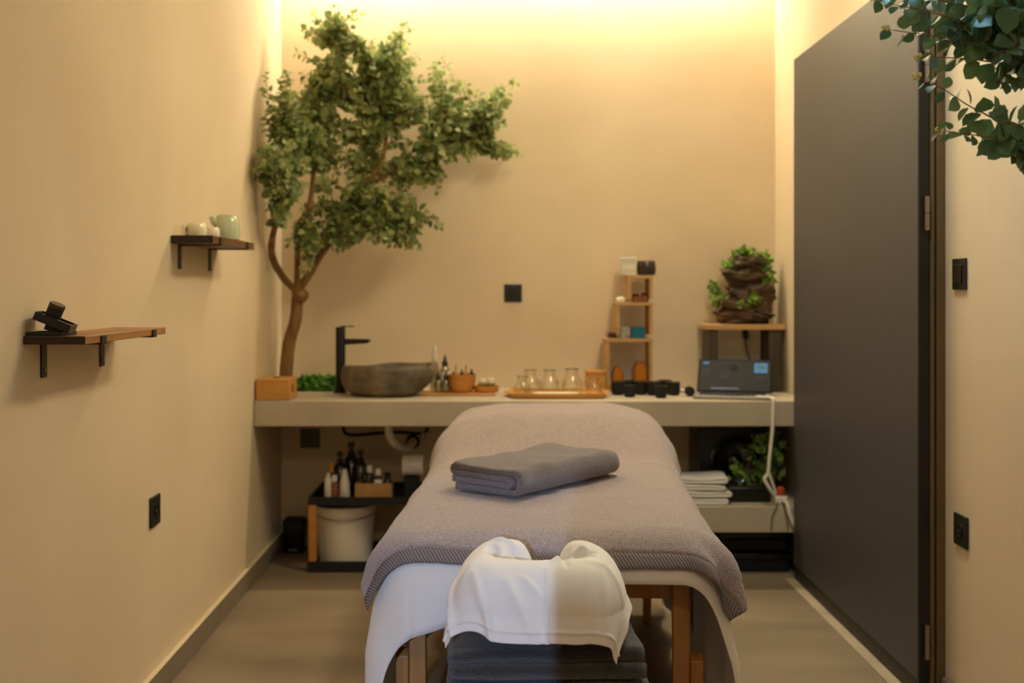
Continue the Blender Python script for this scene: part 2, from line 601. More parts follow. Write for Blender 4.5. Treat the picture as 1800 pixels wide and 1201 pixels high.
# black boxes on the lower shelf
bx = XL + .004
t = thing('black_tray', (XL + .044, 2.475, 1.101), 'flat black tray lying on the lower wall shelf', 'tray')
MB().box((-.040, -.040, 0), (.040, .040, .004)).build('base', m_blackmatt, t)
fr = MB()
for a in (((-.040, -.040, .0042), (.040, -.036, .008)), ((-.040, .036, .0042), (.040, .040, .008)),
          ((-.040, -.036, .0042), (-.036, .036, .008)), ((.036, -.036, .0042), (.040, .036, .008))):
    fr.box(*a)
fr.build('rim', m_black, t)
t = thing('slanted_box', (XL + .044, 2.475, 1.110), 'shallow black box leaning at a slant on the flat black tray', 'box')
t.rotation_euler = (0, math.radians(23), math.radians(8))
lid = MB().box((-.040, -.032, .012), (.040, .032, .015))
for a in (((-.040, -.032, .0151), (.040, -.029, .030)), ((-.040, .029, .0151), (.040, .032, .030)),
          ((-.040, -.029, .0151), (-.037, .029, .030)), ((.037, -.029, .0151), (.040, .029, .030))):
    lid.box(*a)
lid.build('shell', m_black, t)
MB().box((-.036, -.028, .0155), (.036, .028, .025)).build('grey_lining', mat('grey_lining', (92, 84, 72), .7), t)
MB().box((-.012, -.022, .0), (.022, .018, .0115)).build('support', m_blackmatt, t)
t = thing('black_jar', (XL + .049, 2.468, 1.1405), 'small black round jar lying tilted on top of the black boxes', 'jar')
t.rotation_euler = (0, math.radians(25), math.radians(-10))
MB().lathe([(.015, 0), (.017, .002), (.017, .020), (.016, .022)], seg=24).build('body', m_blackmatt, t)
MB().lathe([(.0175, .0222), (.0175, .029), (.016, .031)], seg=24).build('lid', mat('bronze_lid', (70, 52, 34), .35, .5), t)


# ------------------------------------------------------------------ foliage
def add_leaf(mb, p, dirv, up, ln, wd, m=0):
    """a rounded, slightly folded leaf: an ellipse of 10 points about a raised mid rib"""
    d = dirv.normalized()
    s = d.cross(up)
    if s.length < 1e-4:
        s = d.cross(Vector((1, 0, 0)))
    s.normalize()
    n = s.cross(d).normalized()
    b = len(mb.v)
    ts = (0.0, 0.22, 0.5, 0.78, 1.0)
    ws = (0.10, 0.80, 1.0, 0.74, 0.06)
    for tt, w in zip(ts, ws):
        cen = p + d * (ln * tt) - n * (ln * 0.18 * tt * tt)
        mb.v.append(cen + s * (wd * .5 * w) + n * (wd * .14 * w))
        mb.v.append(cen)
        mb.v.append(cen - s * (wd * .5 * w) + n * (wd * .14 * w))
    for k in range(4):
        a = b + 3 * k
        mb.face([a, a + 1, a + 4, a + 3], m)
        mb.face([a + 1, a + 2, a + 5, a + 4], m)


def rv(r):
    while True:
        v = Vector((r.uniform(-1, 1), r.uniform(-1, 1), r.uniform(-1, 1)))
        if .05 < v.length < 1:
            return v.normalized()


def curve(pts, n=6):
    """Catmull-Rom through points"""
    pts = [Vector(p) for p in pts]
    out = []
    for k in range(len(pts) - 1):
        p0 = pts[max(k - 1, 0)]
        p1, p2 = pts[k], pts[k + 1]
        p3 = pts[min(k + 2, len(pts) - 1)]
        for i in range(n):
            t = i / n
            out.append(.5 * ((2 * p1) + (p2 - p0) * t + (2 * p0 - 5 * p1 + 4 * p2 - p3) * t * t + (3 * p1 - p0 - 3 * p2 + p3) * t ** 3))
    out.append(pts[-1])
    return out


def twig(wood, leaves, path, r, step=.021, start=.3, size=.034, clamp=None, rad=.0026, bud=None, mleaf=0):
    n = len(path)
    rads = [rad * (1 - .7 * k / (n - 1)) for k in range(n)]
    wood.tube(path, rads, 5)
    tot = sum((path[k + 1] - path[k]).length for k in range(n - 1))
    pos = tot * start
    acc, k, side = 0.0, 0, 0
    while pos < tot:
        while k < n - 2 and acc + (path[k + 1] - path[k]).length < pos:
            acc += (path[k + 1] - path[k]).length
            k += 1
        seg = path[k + 1] - path[k]
        p = path[k] + seg * ((pos - acc) / max(seg.length, 1e-6))
        tdir = seg.normalized()
        fr = pos / tot
        sz = size * (1.08 - .55 * fr ** 3) * r.uniform(.75, 1.2)
        a = rv(r)
        perp = (a - tdir * a.dot(tdir)).normalized()
        for sgn in (1, -1):
            d = (perp * sgn + tdir * r.uniform(.1, .7) + Vector((0, 0, -.25))).normalized()
            up = (rv(r) * .8 + Vector((0, -.55, .5))).normalized()
            q = p + d * .004
            tip = q + d * sz
            if clamp and not clamp(tip):
                continue
            add_leaf(leaves, q, d, up, sz, sz * r.uniform(.72, .98), mleaf)
        pos += step * r.uniform(.75, 1.3)
    if bud is not None:
        e = path[-1]
        b_ = MB()
        for i in range(5):
            b_.blob(e + rv(r) * .005, (.0045, .0045, .0045), 6, 4)
        bud.append(b_)


def inside(p):
    return XL + .006 < p.x < XR - .006 and p.y < YB - .006 and p.z < 2.70


def grow(branches, root, base, r, leaf_m, size, step, clamp=inside, mt=m_bark):
    """branches = [(polyline world pts, radii(start,end), blobs[(center world, rx, ry(depth), rz, n)])]"""
    for pts, (r0, r1), blobs in branches:
        path = curve([p - base for p in pts], 5)
        n = len(path)
        wood, lv = MB(), MB()
        wood.tube(path, [r0 + (r1 - r0) * k / (n - 1) + .0015 * noise.noise(path[k] * 30) for k in range(n)], 10)
        for cen, rx, ry, rz, cnt in blobs:
            for i in range(max(1, int(cnt * 1.75 + .5))):
                for _ in range(20):
                    u = rv(r) * (r.random() ** .45)
                    tgt = Vector(cen) + Vector((u.x * rx, u.y * ry, u.z * rz))
                    if clamp(tgt):
                        break
                tgt -= base
                st = min(path[n // 3:], key=lambda q: (q - tgt).length * r.uniform(.8, 1.25))
                mid = (st + tgt) / 2 + Vector((0, 0, .05 * (tgt - st).length)) + rv(r) * .025
                tw = curve([st, mid, tgt], 5)
                twig(wood, lv, tw, r, step, .25 if (tgt - st).length > .1 else .0, size,
                     (lambda q: clamp(q + base)) if clamp else None)
        br = wood.build('branch', mt, root)
        lv.build('foliage', leaf_m, br, fix=False, angle=0)


def B(px, py, d, rx, rz, cnt, ry=.12):
    k = d / F
    return (P(px, py, d), rx * k, ry, rz * k, cnt)


base = Vector((P(503, 690, 5.1).x, 5.1, ZT + .0005))
t = thing('eucalyptus_tree', base, 'leafy green tree with a brown forked trunk on the left end of the counter', 'tree')
r = random.Random(11)
tp = [Vector((base.x, 5.1, ZT + .0005)), P(503, 655, 5.1), P(508, 605, 5.1), P(520, 560, 5.1), P(523, 515, 5.1), P(522, 500, 5.09)]
tpath = curve([p - base for p in tp], 5)
tk = MB()
tk.tube(tpath, [.031 - .007 * k / (len(tpath) - 1) + .002 * noise.noise(p * 22) for k, p in enumerate(tpath)], 14)
tk.blob(P(531, 520, 5.08) - base, (.032, .03, .03), 12, 8, .3)
tk.build('trunk', m_bark, t)
fork = P(522, 512, 5.09)
brs = [
    ([fork, P(498, 488, 5.07), P(478, 450, 4.98), P(481, 408, 4.88), P(494, 370, 4.82), P(500, 320, 4.8), P(505, 270, 4.78)], (.019, .009),
     [B(480, 300, 4.68, 36, 45, 11, .06), B(495, 365, 4.72, 30, 45, 9, .06), B(505, 250, 4.76, 36, 40, 9, .08), B(520, 320, 4.78, 26, 50, 6, .05), B(495, 205, 4.8, 30, 35, 5, .08),
      B(472, 285, 4.62, 26, 22, 4, .04), B(500, 130, 4.8, 35, 10, 2, .05), B(530, 200, 4.9, 40, 45, 8)]),
    ([fork, P(523, 450, 5.0), P(524, 400, 4.95), P(543, 365, 4.95), P(552, 300, 4.95), P(560, 255, 4.95), P(572, 190, 4.97), P(585, 120, 5.0), P(590, 60, 5.0)], (.014, .006),
     [B(570, 200, 4.98, 55, 50, 15), B(570, 140, 5.0, 50, 50, 13), B(600, 85, 5.0, 45, 45, 12), B(545, 60, 5.0, 20, 30, 3), B(592, 25, 5.02, 12, 22, 2),
      B(545, 250, 4.9, 40, 35, 9), B(530, 165, 4.92, 30, 45, 6), B(610, 165, 5.0, 40, 50, 9), B(530, 445, 4.95, 24, 50, 7, .08), B(575, 300, 5.0, 30, 45, 6)]),
    ([fork, P(545, 480, 5.08), P(562, 450, 5.06), P(595, 405, 5.05), P(618, 370, 5.05), P(645, 325, 5.05), P(672, 278, 5.06), P(677, 235, 5.06), P(662, 195, 5.05), P(650, 130, 5.06)], (.020, .006),
     [B(640, 200, 5.05, 60, 55, 18), B(650, 130, 5.07, 50, 45, 13), B(640, 85, 5.06, 30, 35, 6), B(700, 105, 5.1, 34, 40, 9), B(715, 60, 5.12, 8, 26, 2),
      B(695, 200, 5.1, 60, 55, 17), B(700, 160, 5.1, 45, 30, 7), B(745, 175, 5.12, 35, 35, 7), B(610, 250, 5.0, 50, 40, 12), B(625, 330, 5.0, 34, 40, 8)]),
    ([P(640, 333, 5.05), P(690, 300, 5.08), P(740, 275, 5.1), P(790, 250, 5.14), P(840, 240, 5.16)], (.011, .004),
     [B(760, 225, 5.12, 60, 50, 17), B(800, 200, 5.14, 50, 40, 12), B(845, 195, 5.16, 40, 28, 6), B(765, 130, 5.14, 12, 40, 3), B(885, 155, 5.18, 20, 14, 2),
      B(850, 255, 5.16, 40, 18, 6), B(895, 272, 5.18, 26, 8, 2), B(880, 215, 5.18, 16, 10, 2), B(790, 280, 5.12, 50, 28, 10), B(730, 300, 5.1, 60, 34, 14), B(690, 320, 5.08, 45, 30, 8), B(760, 330, 5.1, 30, 16, 3)]),
    ([P(600, 398, 5.05), P(640, 385, 5.03), P(680, 372, 5.02), P(720, 378, 5.02)], (.009, .004),
     [B(665, 350, 5.02, 55, 30, 12), B(640, 395, 5.0, 60, 28, 13), B(700, 385, 5.04, 45, 25, 9), B(745, 392, 5.06, 28, 10, 2), B(680, 425, 5.02, 45, 14, 6),
      B(725, 437, 5.04, 18, 6, 1), B(590, 425, 5.0, 50, 28, 11), B(560, 380, 4.98, 40, 35, 8)]),
]
# thin sprigs reaching out beyond the crown
for k, px, py, d in ((0, 468, 124, 4.84), (1, 591, 6, 5.03), (1, 548, 22, 5.02), (2, 716, 42, 5.12), (3, 778, 98, 5.14), (3, 906, 143, 5.19), (3, 922, 270, 5.19), (3, 893, 278, 5.18),
                     (3, 884, 214, 5.18), (4, 776, 398, 5.07), (4, 738, 441, 5.04), (4, 700, 436, 5.03), (0, 444, 288, 4.62), (3, 866, 163, 5.17), (2, 738, 92, 5.12), (1, 520, 95, 4.95),
                     (3, 842, 160, 5.16), (0, 462, 262, 4.68), (0, 480, 215, 4.74), (3, 815, 140, 5.15), (4, 745, 380, 5.06), (1, 640, 20, 5.04), (0, 500, 170, 4.82)):
    brs[k][2].append(B(px, py, d, 3, 3, .6, .02))
grow(brs, t, base, r, m_leaf, .039, .0205)

# the second tree, its trunk just outside the picture on the right
base = Vector((1.16, 2.02, 0))
t = thing('eucalyptus_tree', base, 'green eucalyptus branch reaching in at the top right in front of the door', 'tree')
MB().lathe([(.085, .001), (.10, .01), (.118, .22), (.112, .22), (.10, .19), (0, .19)], seg=28).build('pot', m_blackmatt, t)
tp = [base + Vector((0, 0, .185)), Vector((1.17, 2.02, .8)), Vector((1.10, 2.06, 1.4)), P(1812, 70, 2.1), P(1798, 30, 2.1), P(1779, -15, 2.1), Vector((.90, 2.12, 2.0)), Vector((.93, 2.15, 2.3))]
tpath = curve([p - base for p in tp], 6)
MB().tube(tpath, [.026 - .012 * k / (len(tpath) - 1) + .002 * noise.noise(p * 30) for k, p in enumerate(tpath)], 12).build('trunk', m_bark, t)
r = random.Random(5)


def right_branch(lines, extra, stub=None):
    wood, lv, bud = MB(), MB(), []
    if stub:
        wood.tube(curve([Vector(q) - base for q in stub], 5), [.011 - .0007 * k for k in range(5 * (len(stub) - 1) + 1)], 8)
    for pts, size, st, wb in lines:
        path = curve([P(*p) - base for p in pts], 6)
        twig(wood, lv, path, r, .021, st, size * 1.3, None, .0022, bud if wb else None)
    for (s, e, size) in extra:
        a, b = P(*s) - base, P(*e) - base
        path = curve([a, (a + b) / 2 + rv(r) * .02, b], 5)
        twig(wood, lv, path, r, .021, .1, size * 1.3, None, .0018)
    br = wood.build('branch', m_bark, t)
    lv.build('foliage', m_leafd, br, fix=False, angle=0)
    for b_ in bud:
        b_.build('flower_bud', m_flower, br)


right_branch([([(1797, 30, 2.1), (1720, 45, 2.08), (1640, 22, 2.06), (1560, 6, 2.05)], .031, .2, False),
              ([(1790, 12, 2.1), (1700, 10, 2.12), (1600, -8, 2.1), (1530, 2, 2.1)], .030, .2, False),
              ([(1797, 40, 2.1), (1730, 75, 2.07), (1660, 66, 2.05), (1557, 51, 2.04)], .029, .2, True),
              ([(1800, 50, 2.1), (1760, 105, 2.05), (1700, 103, 2.04), (1612, 99, 2.03)], .028, .15, True),
              ([(1805, 60, 2.1), (1780, 120, 2.06), (1755, 150, 2.05)], .032, .1, False)],
             [((1797, 30, 2.1), (1680, 60, 2.02), .032), ((1797, 35, 2.1), (1640, 55, 2.1), .030), ((1795, 25, 2.1), (1720, 15, 2.0), .034),
              ((1797, 40, 2.1), (1745, 95, 2.0), .032), ((1790, 10, 2.1), (1740, -5, 2.05), .034), ((1797, 40, 2.1), (1790, 90, 2.0), .034),
              ((1797, 30, 2.1), (1670, 5, 2.1), .030), ((1797, 42, 2.1), (1700, 75, 2.15), .030), ((1800, 60, 2.1), (1770, 140, 2.08), .034),
              ((1800, 60, 2.1), (1795, 150, 2.03), .034)])
right_branch([([(1830, 250, 2.1), (1790, 232, 2.06), (1740, 205, 2.05), (1700, 184, 2.05), (1660, 158, 2.05), (1612, 133, 2.05)], .027, .1, True),
              ([(1830, 255, 2.1), (1780, 250, 2.05), (1730, 240, 2.04), (1652, 229, 2.03)], .027, .1, True),
              ([(1830, 255, 2.1), (1800, 262, 2.06), (1788, 285, 2.04)], .032, .1, False)],
             [((1830, 250, 2.1), (1760, 215, 2.0), .030), ((1830, 255, 2.1), (1745, 245, 2.08), .028)],
             [Vector((1.135, 2.045, 1.24)), Vector((1.06, 2.07, 1.38)), P(1830, 252, 2.1), P(1822, 248, 2.095)])

# ------------------------------------------------------------------ on the counter, left half
def on_counter(px, py):
    d = (EYE - ZT) * F / (py - 509)
    return Vector(((px - 876) * d / F, d, ZT + .0006))


# wooden tissue box
t = thing('tissue_box', (-.940, 4.83, ZT + .0006), 'orange wooden tissue box at the left end of the counter', 'box')
MB().box((-.070, -.095, 0), (.070, .085, .088)).build('body', m_bamboo, t, bevel=.003)
MB().lathe([(.028, 0), (.026, .0015)], (0, 0, .0885), 20, M=Matrix.Diagonal((.55, 1.3, 1))).build('slot', mat('slot_dark', (92, 54, 22), .7), t)
MB().box((.0702, -.035, .03), (.0712, .0, .06)).build('side_mark', mat('slot_dark', (92, 54, 22), .7), t)

# green fibrous thing behind the tap
mb = MB()
for i, (px, w, h) in enumerate(((536, .05, .034), (553, .055, .042), (572, .05, .040), (588, .045, .036))):
    q = P(px, 690, 5.19)
    mb.blob((q.x, 5.20 + .01 * (i % 2), ZT + .022), (w, .05, h * 1.15), 22, 14, .7, 14, i + 2.0, ZT + .0006)
tag(mb.build('moss_clump', m_moss), 'bright green mossy clump on the counter left of the tap', 'moss')

# tap
q = P(598.5, 690, 5.09)
t = thing('basin_tap', (q.x, 5.09, ZT + .0006), 'tall matt black basin tap left of the stone basin', 'tap')
MB().lathe([(.030, 0), (.030, .006), (.0215, .008), (.0215, .29), (.020, .294)], seg=28).build('column', m_blackmatt, t)
MB().prism([(.018, .215), (.018, .242), (.125, .240), (.138, .232), (.118, .221)], 'y', -.013, .013).build('spout', m_blackmatt, t, bevel=.002)
MB().box((.0, -.006, .2945), (.060, .006, .2995)).build('handle', m_darkmetal, t, bevel=.001)

# stone basin
q = P(683, 690, 5.0)
t = thing('stone_basin', (q.x, 4.99, ZT + .0006), 'rough brown river stone basin standing on the counter', 'basin')
bb = MB()
prof = [(0, 0.0), (.50, 0.0), (.74, .003), (.88, .018), (.97, .050), (1.0, .085), (.985, .118), (.955, .131), (.925, .131), (.88, .115), (.80, .07), (.60, .035), (0, .025)]
NS = 64


def basin_fn(u, v):
    k = v * (len(prof) - 1)
    i = min(int(k), len(prof) - 2)
    f = k - i
    rr = prof[i][0] * (1 - f) + prof[i + 1][0] * f
    zz = prof[i][1] * (1 - f) + prof[i + 1][1] * f
    a = 2 * PI * u
    sh = 1 + .045 * math.cos(a * 2 + 1.0) + .03 * math.sin(3 * a + .6)
    x, y = rr * .205 * sh * math.cos(a), rr * .165 * sh * math.sin(a)
    nz = noise.noise(Vector((x * 9, y * 9, zz * 12))) * .010 * min(1, rr * 2)
    z = zz + (.0035 * math.cos(a + .4) + .004 * math.sin(2 * a) + .003 * math.sin(5 * a)) * (zz / .13)
    x *= 1 + nz / .2
    y *= 1 + nz / .2
    # a chipped right shoulder that runs in under the rim
    if math.cos(a) > .5 and zz < .105:
        x *= 1 - .24 * (1 - zz / .105) * (math.cos(a) - .5) / .5
    return (x, y, max(0, z))


bb.grid(basin_fn, NS, 48)
bb.build('bowl', m_stone, t, fix=True, angle=60)
MB().lathe([(.016, 0), (.018, .002), (.018, .004), (0, .005)], (0, 0, .0265), 20).build('drain', m_steel, t)

# board with bottles
pb = P(805, 692, 5.03)
t = tag(MB().box((-.165, -.085, 0), (.165, .085, .010)).build('serving_board', m_bamboo, bevel=.004),
        'thin flat wooden board under the bottles right of the stone basin', 'board')
t.location = (pb.x, 5.03, ZT + .0006)
ZB = ZT + .0112


def bottle(name, px, d, z, label, body_prof, body_m, cap_prof, cap_m, cap_name='cap', lab=None, group=None, extra=None, cat='bottle'):
    t = thing(name, ((px - 876) * d / F, d, z), label, cat, 0, group)
    MB().lathe(body_prof, seg=20).build('body', body_m, t)
    if cap_prof:
        MB().lathe(cap_prof, seg=16).build(cap_name, cap_m, t)
    if lab:
        r0, z0, z1 = lab
        MB().lathe([(r0, z0), (r0 + .0004, z0), (r0 + .0004, z1), (r0, z1)], seg=20, close=True).build('label', m_label, t)
    if extra:
        extra(t)
    return t


bottle('mist_bottle', 764, 5.10, ZB, 'tall slim clear bottle with a pale cap right of the stone basin',
       [(.018, 0), (.020, .003), (.020, .10), (.012, .125), (.010, .13)], m_clearbottle,
       [(.0125, .1305), (.0125, .152), (.009, .156), (.009, .196), (.006, .2)], mat('frosted_cap', (214, 204, 186), .4))
bottle('dropper_bottle', 782, 5.06, ZB, 'clear bottle with a white label and black nozzle behind the wooden bowl',
       [(.020, 0), (.024, .003), (.024, .085), (.014, .108), (.011, .112)], m_clearbottle,
       [(.0135, .1125), (.0135, .128), (.009, .134), (.004, .158), (.002, .160)], m_black, 'nozzle', (.0243, .052, .088))
for px, lb in ((770, 'left one of two short clear bottles with maroon caps by the basin'), (784, 'right one of two short clear bottles with maroon caps by the basin')):
    bottle('oil_bottle', px, 4.985, ZB, lb, [(.014, 0), (.0165, .003), (.0165, .046), (.009, .056)], m_clearbottle,
           [(.0105, .0565), (.0105, .074), (.005, .080), (.0035, .092)], mat('maroon_cap', (58, 22, 16), .4), 'cap', None, 'maroon capped oil bottles')
q = P(811, 687, 5.02)
t = tag(MB().lathe([(.040, 0), (.050, .003), (.062, .045), (.066, .080), (.062, .080), (.057, .045), (.045, .012), (0, .010)], seg=32).build('wooden_bowl', m_teak),
        'orange wooden bowl full of small dropper bottles', 'bowl')
t.location = (q.x, 5.02, ZB)
for i, (px, d, dz, lb) in enumerate(((797, 4.995, .040, 'dropper bottle with a black cap at the left of the wooden bowl'),
                                     (812, 5.005, .050, 'dropper bottle with a black cap in the middle of the wooden bowl'),
                                     (829, 5.015, .052, 'dropper bottle with a black cap at the right of the wooden bowl'))):
    bottle('essence_bottle', px, d, ZB + .0105, lb, [(.010, 0), (.012, .002), (.012, dz), (.006, dz + .010)], m_brown,
           [(.0085, dz + .0105), (.0085, dz + .022), (.005, dz + .026), (.004, dz + .038), (.002, dz + .040)], m_black, 'dropper', None, 'dropper bottles in the wooden bowl')
for px, d, lb in ((800, 5.048, 'thin pale wooden stick at the left of the wooden bowl'), (818, 5.052, 'thin pale wooden stick at the right of the wooden bowl')):
    q = P(px, 640, d)
    o = tag(MB().cyl((0, 0, 0), (.003, .008, .106), .004, 8).build('wooden_stick', m_oak), lb, 'stick', 'sticks in the wooden bowl')
    o.location = (q.x, d, ZB + .0125)
q = P(854, 688, 5.02)
t = tag(MB().lathe([(.046, 0), (.054, .003), (.056, .028), (.052, .028), (.050, .014), (0, .012)], seg=30).build('wooden_dish', m_teak),
        'low round wooden dish holding clear jars beside the wooden bowl', 'dish')
t.location = (q.x + .003, 5.02, ZB)
for dx, dy, s, lb in ((-.018, -.012, 1, 'left one of the two small clear jars in the round wooden dish'), (.019, .008, 1.05, 'right one of the two small clear jars in the round wooden dish')):
    t = thing('cream_jar', (q.x + .003 + dx, 5.02 + dy, ZB + .0147), lb, 'jar', 0, 'clear jars in the wooden dish')
    MB().lathe([(.016 * s, 0), (.018 * s, .002), (.018 * s, .026), (.014 * s, .030)], seg=20).build('body', m_clearbottle, t)
    MB().lathe([(.0155 * s, .0305), (.0155 * s, .044), (.014 * s, .045)], seg=20).build('lid', m_cream, t)
# ------------------------------------------------------------------ on the counter, right half
TY = 4.94
tx = P(979, 695, TY).x


def rrect(hx, hy, r, n=5):
    out = []
    for cx, cy, a0 in ((hx - r, hy - r, 0), (-hx + r, hy - r, 90), (-hx + r, -hy + r, 180), (hx - r, -hy + r, 270)):
        for i in range(n + 1):
            a = math.radians(a0 + 90 * i / n)
            out.append((cx + r * math.cos(a), cy + r * math.sin(a)))
    return out


def dish(mb, outline_fn, levels):
    """stack of outlines (scale inset, z) joined into a shallow vessel"""
    rings = []
    for inset, z in levels:
        b = len(mb.v)
        pts = outline_fn(inset)
        for x, y in pts:
            mb.v.append(Vector((x, y, z)))
        rings.append((b, len(pts)))
    for (b0, n), (b1, _) in zip(rings, rings[1:]):
        for i in range(n):
            j = (i + 1) % n
            mb.face([b0 + i, b0 + j, b1 + j, b1 + i])
    b, n = rings[0]
    mb.face([b + i for i in reversed(range(n))])
    b, n = rings[-1]
    mb.face([b + i for i in range(n)])
    return mb


t = thing('bamboo_tray', (tx, TY, ZT + .0006), 'rounded bamboo tray carrying the clear glass jars', 'tray')
dish(MB(), lambda i: rrect(.205 - i, .135 - i, .05 - i * .5), [(.006, 0), (.0, .004), (-.004, .022), (.004, .022), (.008, .008)]).build('tray_body', m_bamboo, t, angle=50)
hd = MB()
hd.box((-.226, -.04, .016), (-.2095, .04, .0215))
hd.build('grip', m_bamboo, t, bevel=.002)
MB().box((.2095, -.04, .016), (.226, .04, .0215)).build('grip', m_bamboo, t, bevel=.002)
ZTR = ZT + .0092

jar_prof = [(.020, 0), (.038, .006), (.046, .028), (.043, .050), (.030, .066), (.025, .076), (.025, .092), (.029, .098), (.0275, .098), (.0235, .092), (.0235, .077),
            (.029, .065), (.0415, .050), (.0445, .028), (.036, .008), (0, .004)]


def glass_jar(px, d, s, label):
    t = thing('glass_jar', ((px - 876) * d / F, d, ZTR), label, 'jar', 0, 'clear glass jars on the bamboo tray')
    MB().lathe([(r * s, z * s) for r, z in jar_prof], seg=28).build('bowl', m_glass, t)
    MB().lathe([(.0275 * s, .097 * s), (.0297 * s, .097 * s), (.0297 * s, .1 * s), (.0275 * s, .1 * s)], seg=28, close=True).build('rim', glass('glass_rim', (196, 200, 176), .3), t)
    return t


glass_jar(918, 4.90, .80, 'squat round clear glass jar at the left end of the bamboo tray')
glass_jar(932, 5.01, 1.0, 'leftmost of the three tall clear glass jars at the back of the bamboo tray')
glass_jar(966, 5.01, 1.0, 'middle one of the three tall clear glass jars at the back of the bamboo tray')
glass_jar(1005, 5.00, 1.06, 'tallest and rightmost of the three clear glass jars at the back of the bamboo tray')
glass_jar(1044, 4.88, .74, 'small clear glass jar at the right end of the bamboo tray')
# stemmed glasses standing between the jars and the plate
for px, d, lb in ((950, 4.945, 'short stemmed glass on the bamboo tray behind the left end of the white plate'),
                  (986, 4.945, 'short stemmed glass on the bamboo tray behind the middle of the white plate'),
                  (1021, 4.935, 'short stemmed glass on the bamboo tray behind the right end of the white plate')):
    t = thing('stemmed_glass', ((px - 876) * d / F, d, ZTR), lb, 'glass', 0, 'stemmed glasses on the bamboo tray')
    MB().lathe([(.020, 0), (.020, .002), (.004, .004), (.0035, .020), (.010, .026), (.022, .038), (.024, .058), (.0225, .058), (.0205, .039), (.004, .029), (0, .028)], seg=24).build('glass_body', m_glass, t)
pd = 4.855
t = tag(dish(MB(), lambda i: rrect(.10 - i, .034 - i, .030 - i * .6), [(.012, 0), (.004, .006), (-.002, .013), (.003, .013), (.014, .005)]).build('white_plate', m_cream, angle=60),
        'long white plate at the front of the bamboo tray', 'plate')
t.location = ((977 - 876) * pd / F, pd, ZTR)

t = thing('wooden_box', (P(1046, 690, 5.13).x, 5.13, ZT + .0006), 'small orange wooden box behind the right end of the tray', 'box')
MB().box((-.042, -.04, 0), (.042, .04, .078)).build('body', m_bamboo, t, bevel=.003)
MB().box((-.043, -.041, .0785), (.043, .041, .098)).build('lid', m_teak, t, bevel=.003)

# stepped shelf tower
SY0, SY1 = 5.14, 5.30
sx = lambda px: P(px, 690, SY0).x
xr = sx(1147)
t = thing('stepped_shelf', (0, SY0, ZT + .0006), 'pale wooden three tier stepped shelf standing against the back wall', 'shelf')
dp = SY1 - SY0
levels = [(sx(1066), 0.0, .226), (sx(1084), .242, .390), (sx(1104), .406, .512)]
bd = .014
MB().box((levels[0][0], 0, 0), (xr, dp, bd)).build('shelf_board', m_oak, t)
for k, (x0, z0, z1) in enumerate(levels):
    MB().box((x0, 0, z0 + bd + .0002), (x0 + bd, dp, z1 - .0002)).build('side_board', m_oak, t, bevel=.001)
    MB().box((x0 - .004, -.002, z1), (xr + .002, dp, z1 + bd)).build('shelf_board', m_oak, t, bevel=.001)
    MB().box((xr - bd, 0, z0 + bd + .0002), (xr, dp, z1 - .0002)).build('side_board', m_oak, t, bevel=.001)
S0 = ZT + .0006
za, zb_, zc, zd = S0 + bd + .0005, S0 + .226 + bd + .0005, S0 + .390 + bd + .0005, S0 + .512 + bd + .0005
for px, w, h, cy, lb in ((1085, .054, .098, 5.19, 'smaller arched amber lantern on the bottom tier of the stepped shelf'),
                         (1125, .066, .122, 5.20, 'larger arched amber lantern on the bottom tier of the stepped shelf')):
    c = P(px, 690, cy)
    t = thing('amber_lantern', (c.x, cy, za), lb, 'lantern', 0, 'arched amber lanterns')
    hw = w / 2
    out = [(-hw, 0), (hw, 0), (hw, h * .72), (hw * .55, h), (-hw * .55, h), (-hw, h * .72)]
    MB().prism(out, 'y', -.024, .024).build('case', m_amberdark, t, bevel=.004)
    inn = [(x * .68, .008 + z * .82) for x, z in out]
    MB().prism(inn, 'y', -.0255, -.0242).build('window', m_amber, t)
c = P(1098, 590, 5.19)
t = tag(MB().box((-.020, -.018, 0), (.020, .018, .050)).build('patterned_box', m_pale, bevel=.002), 'small pale patterned box beside the teal box on the stepped shelf', 'box')
t.location = (c.x, 5.19, zb_)
t = thing('teal_box', (P(1121, 590, 5.19).x, 5.19, zb_), 'small teal box on the middle tier of the stepped shelf', 'box')
MB().box((-.030, -.022, 0), (.030, .022, .040)).build('carton', m_teal, t, bevel=.002)
MB().box((-.0305, -.0225, .0402), (.0305, .0225, .052)).build('lid', m_teal, t, bevel=.002)
c = P(1126, 522, 5.19)
for dx, h, lb in ((-.022, .036, 'left one of two small brown jars on the top tier of the stepped shelf'), (.018, .040, 'right one of two small brown jars on the top tier of the stepped shelf')):
    t = thing('brown_jar', (c.x + dx, 5.19, zc), lb, 'jar', 0, 'brown jars on the stepped shelf')
    MB().lathe([(.015, 0), (.018, .003), (.018, h * .7), (.014, h * .78)], seg=20).build('body', m_amberdark, t)
    MB().lathe([(.0155, h * .785), (.0155, h), (.013, h + .002)], seg=20).build('lid', m_brown, t)
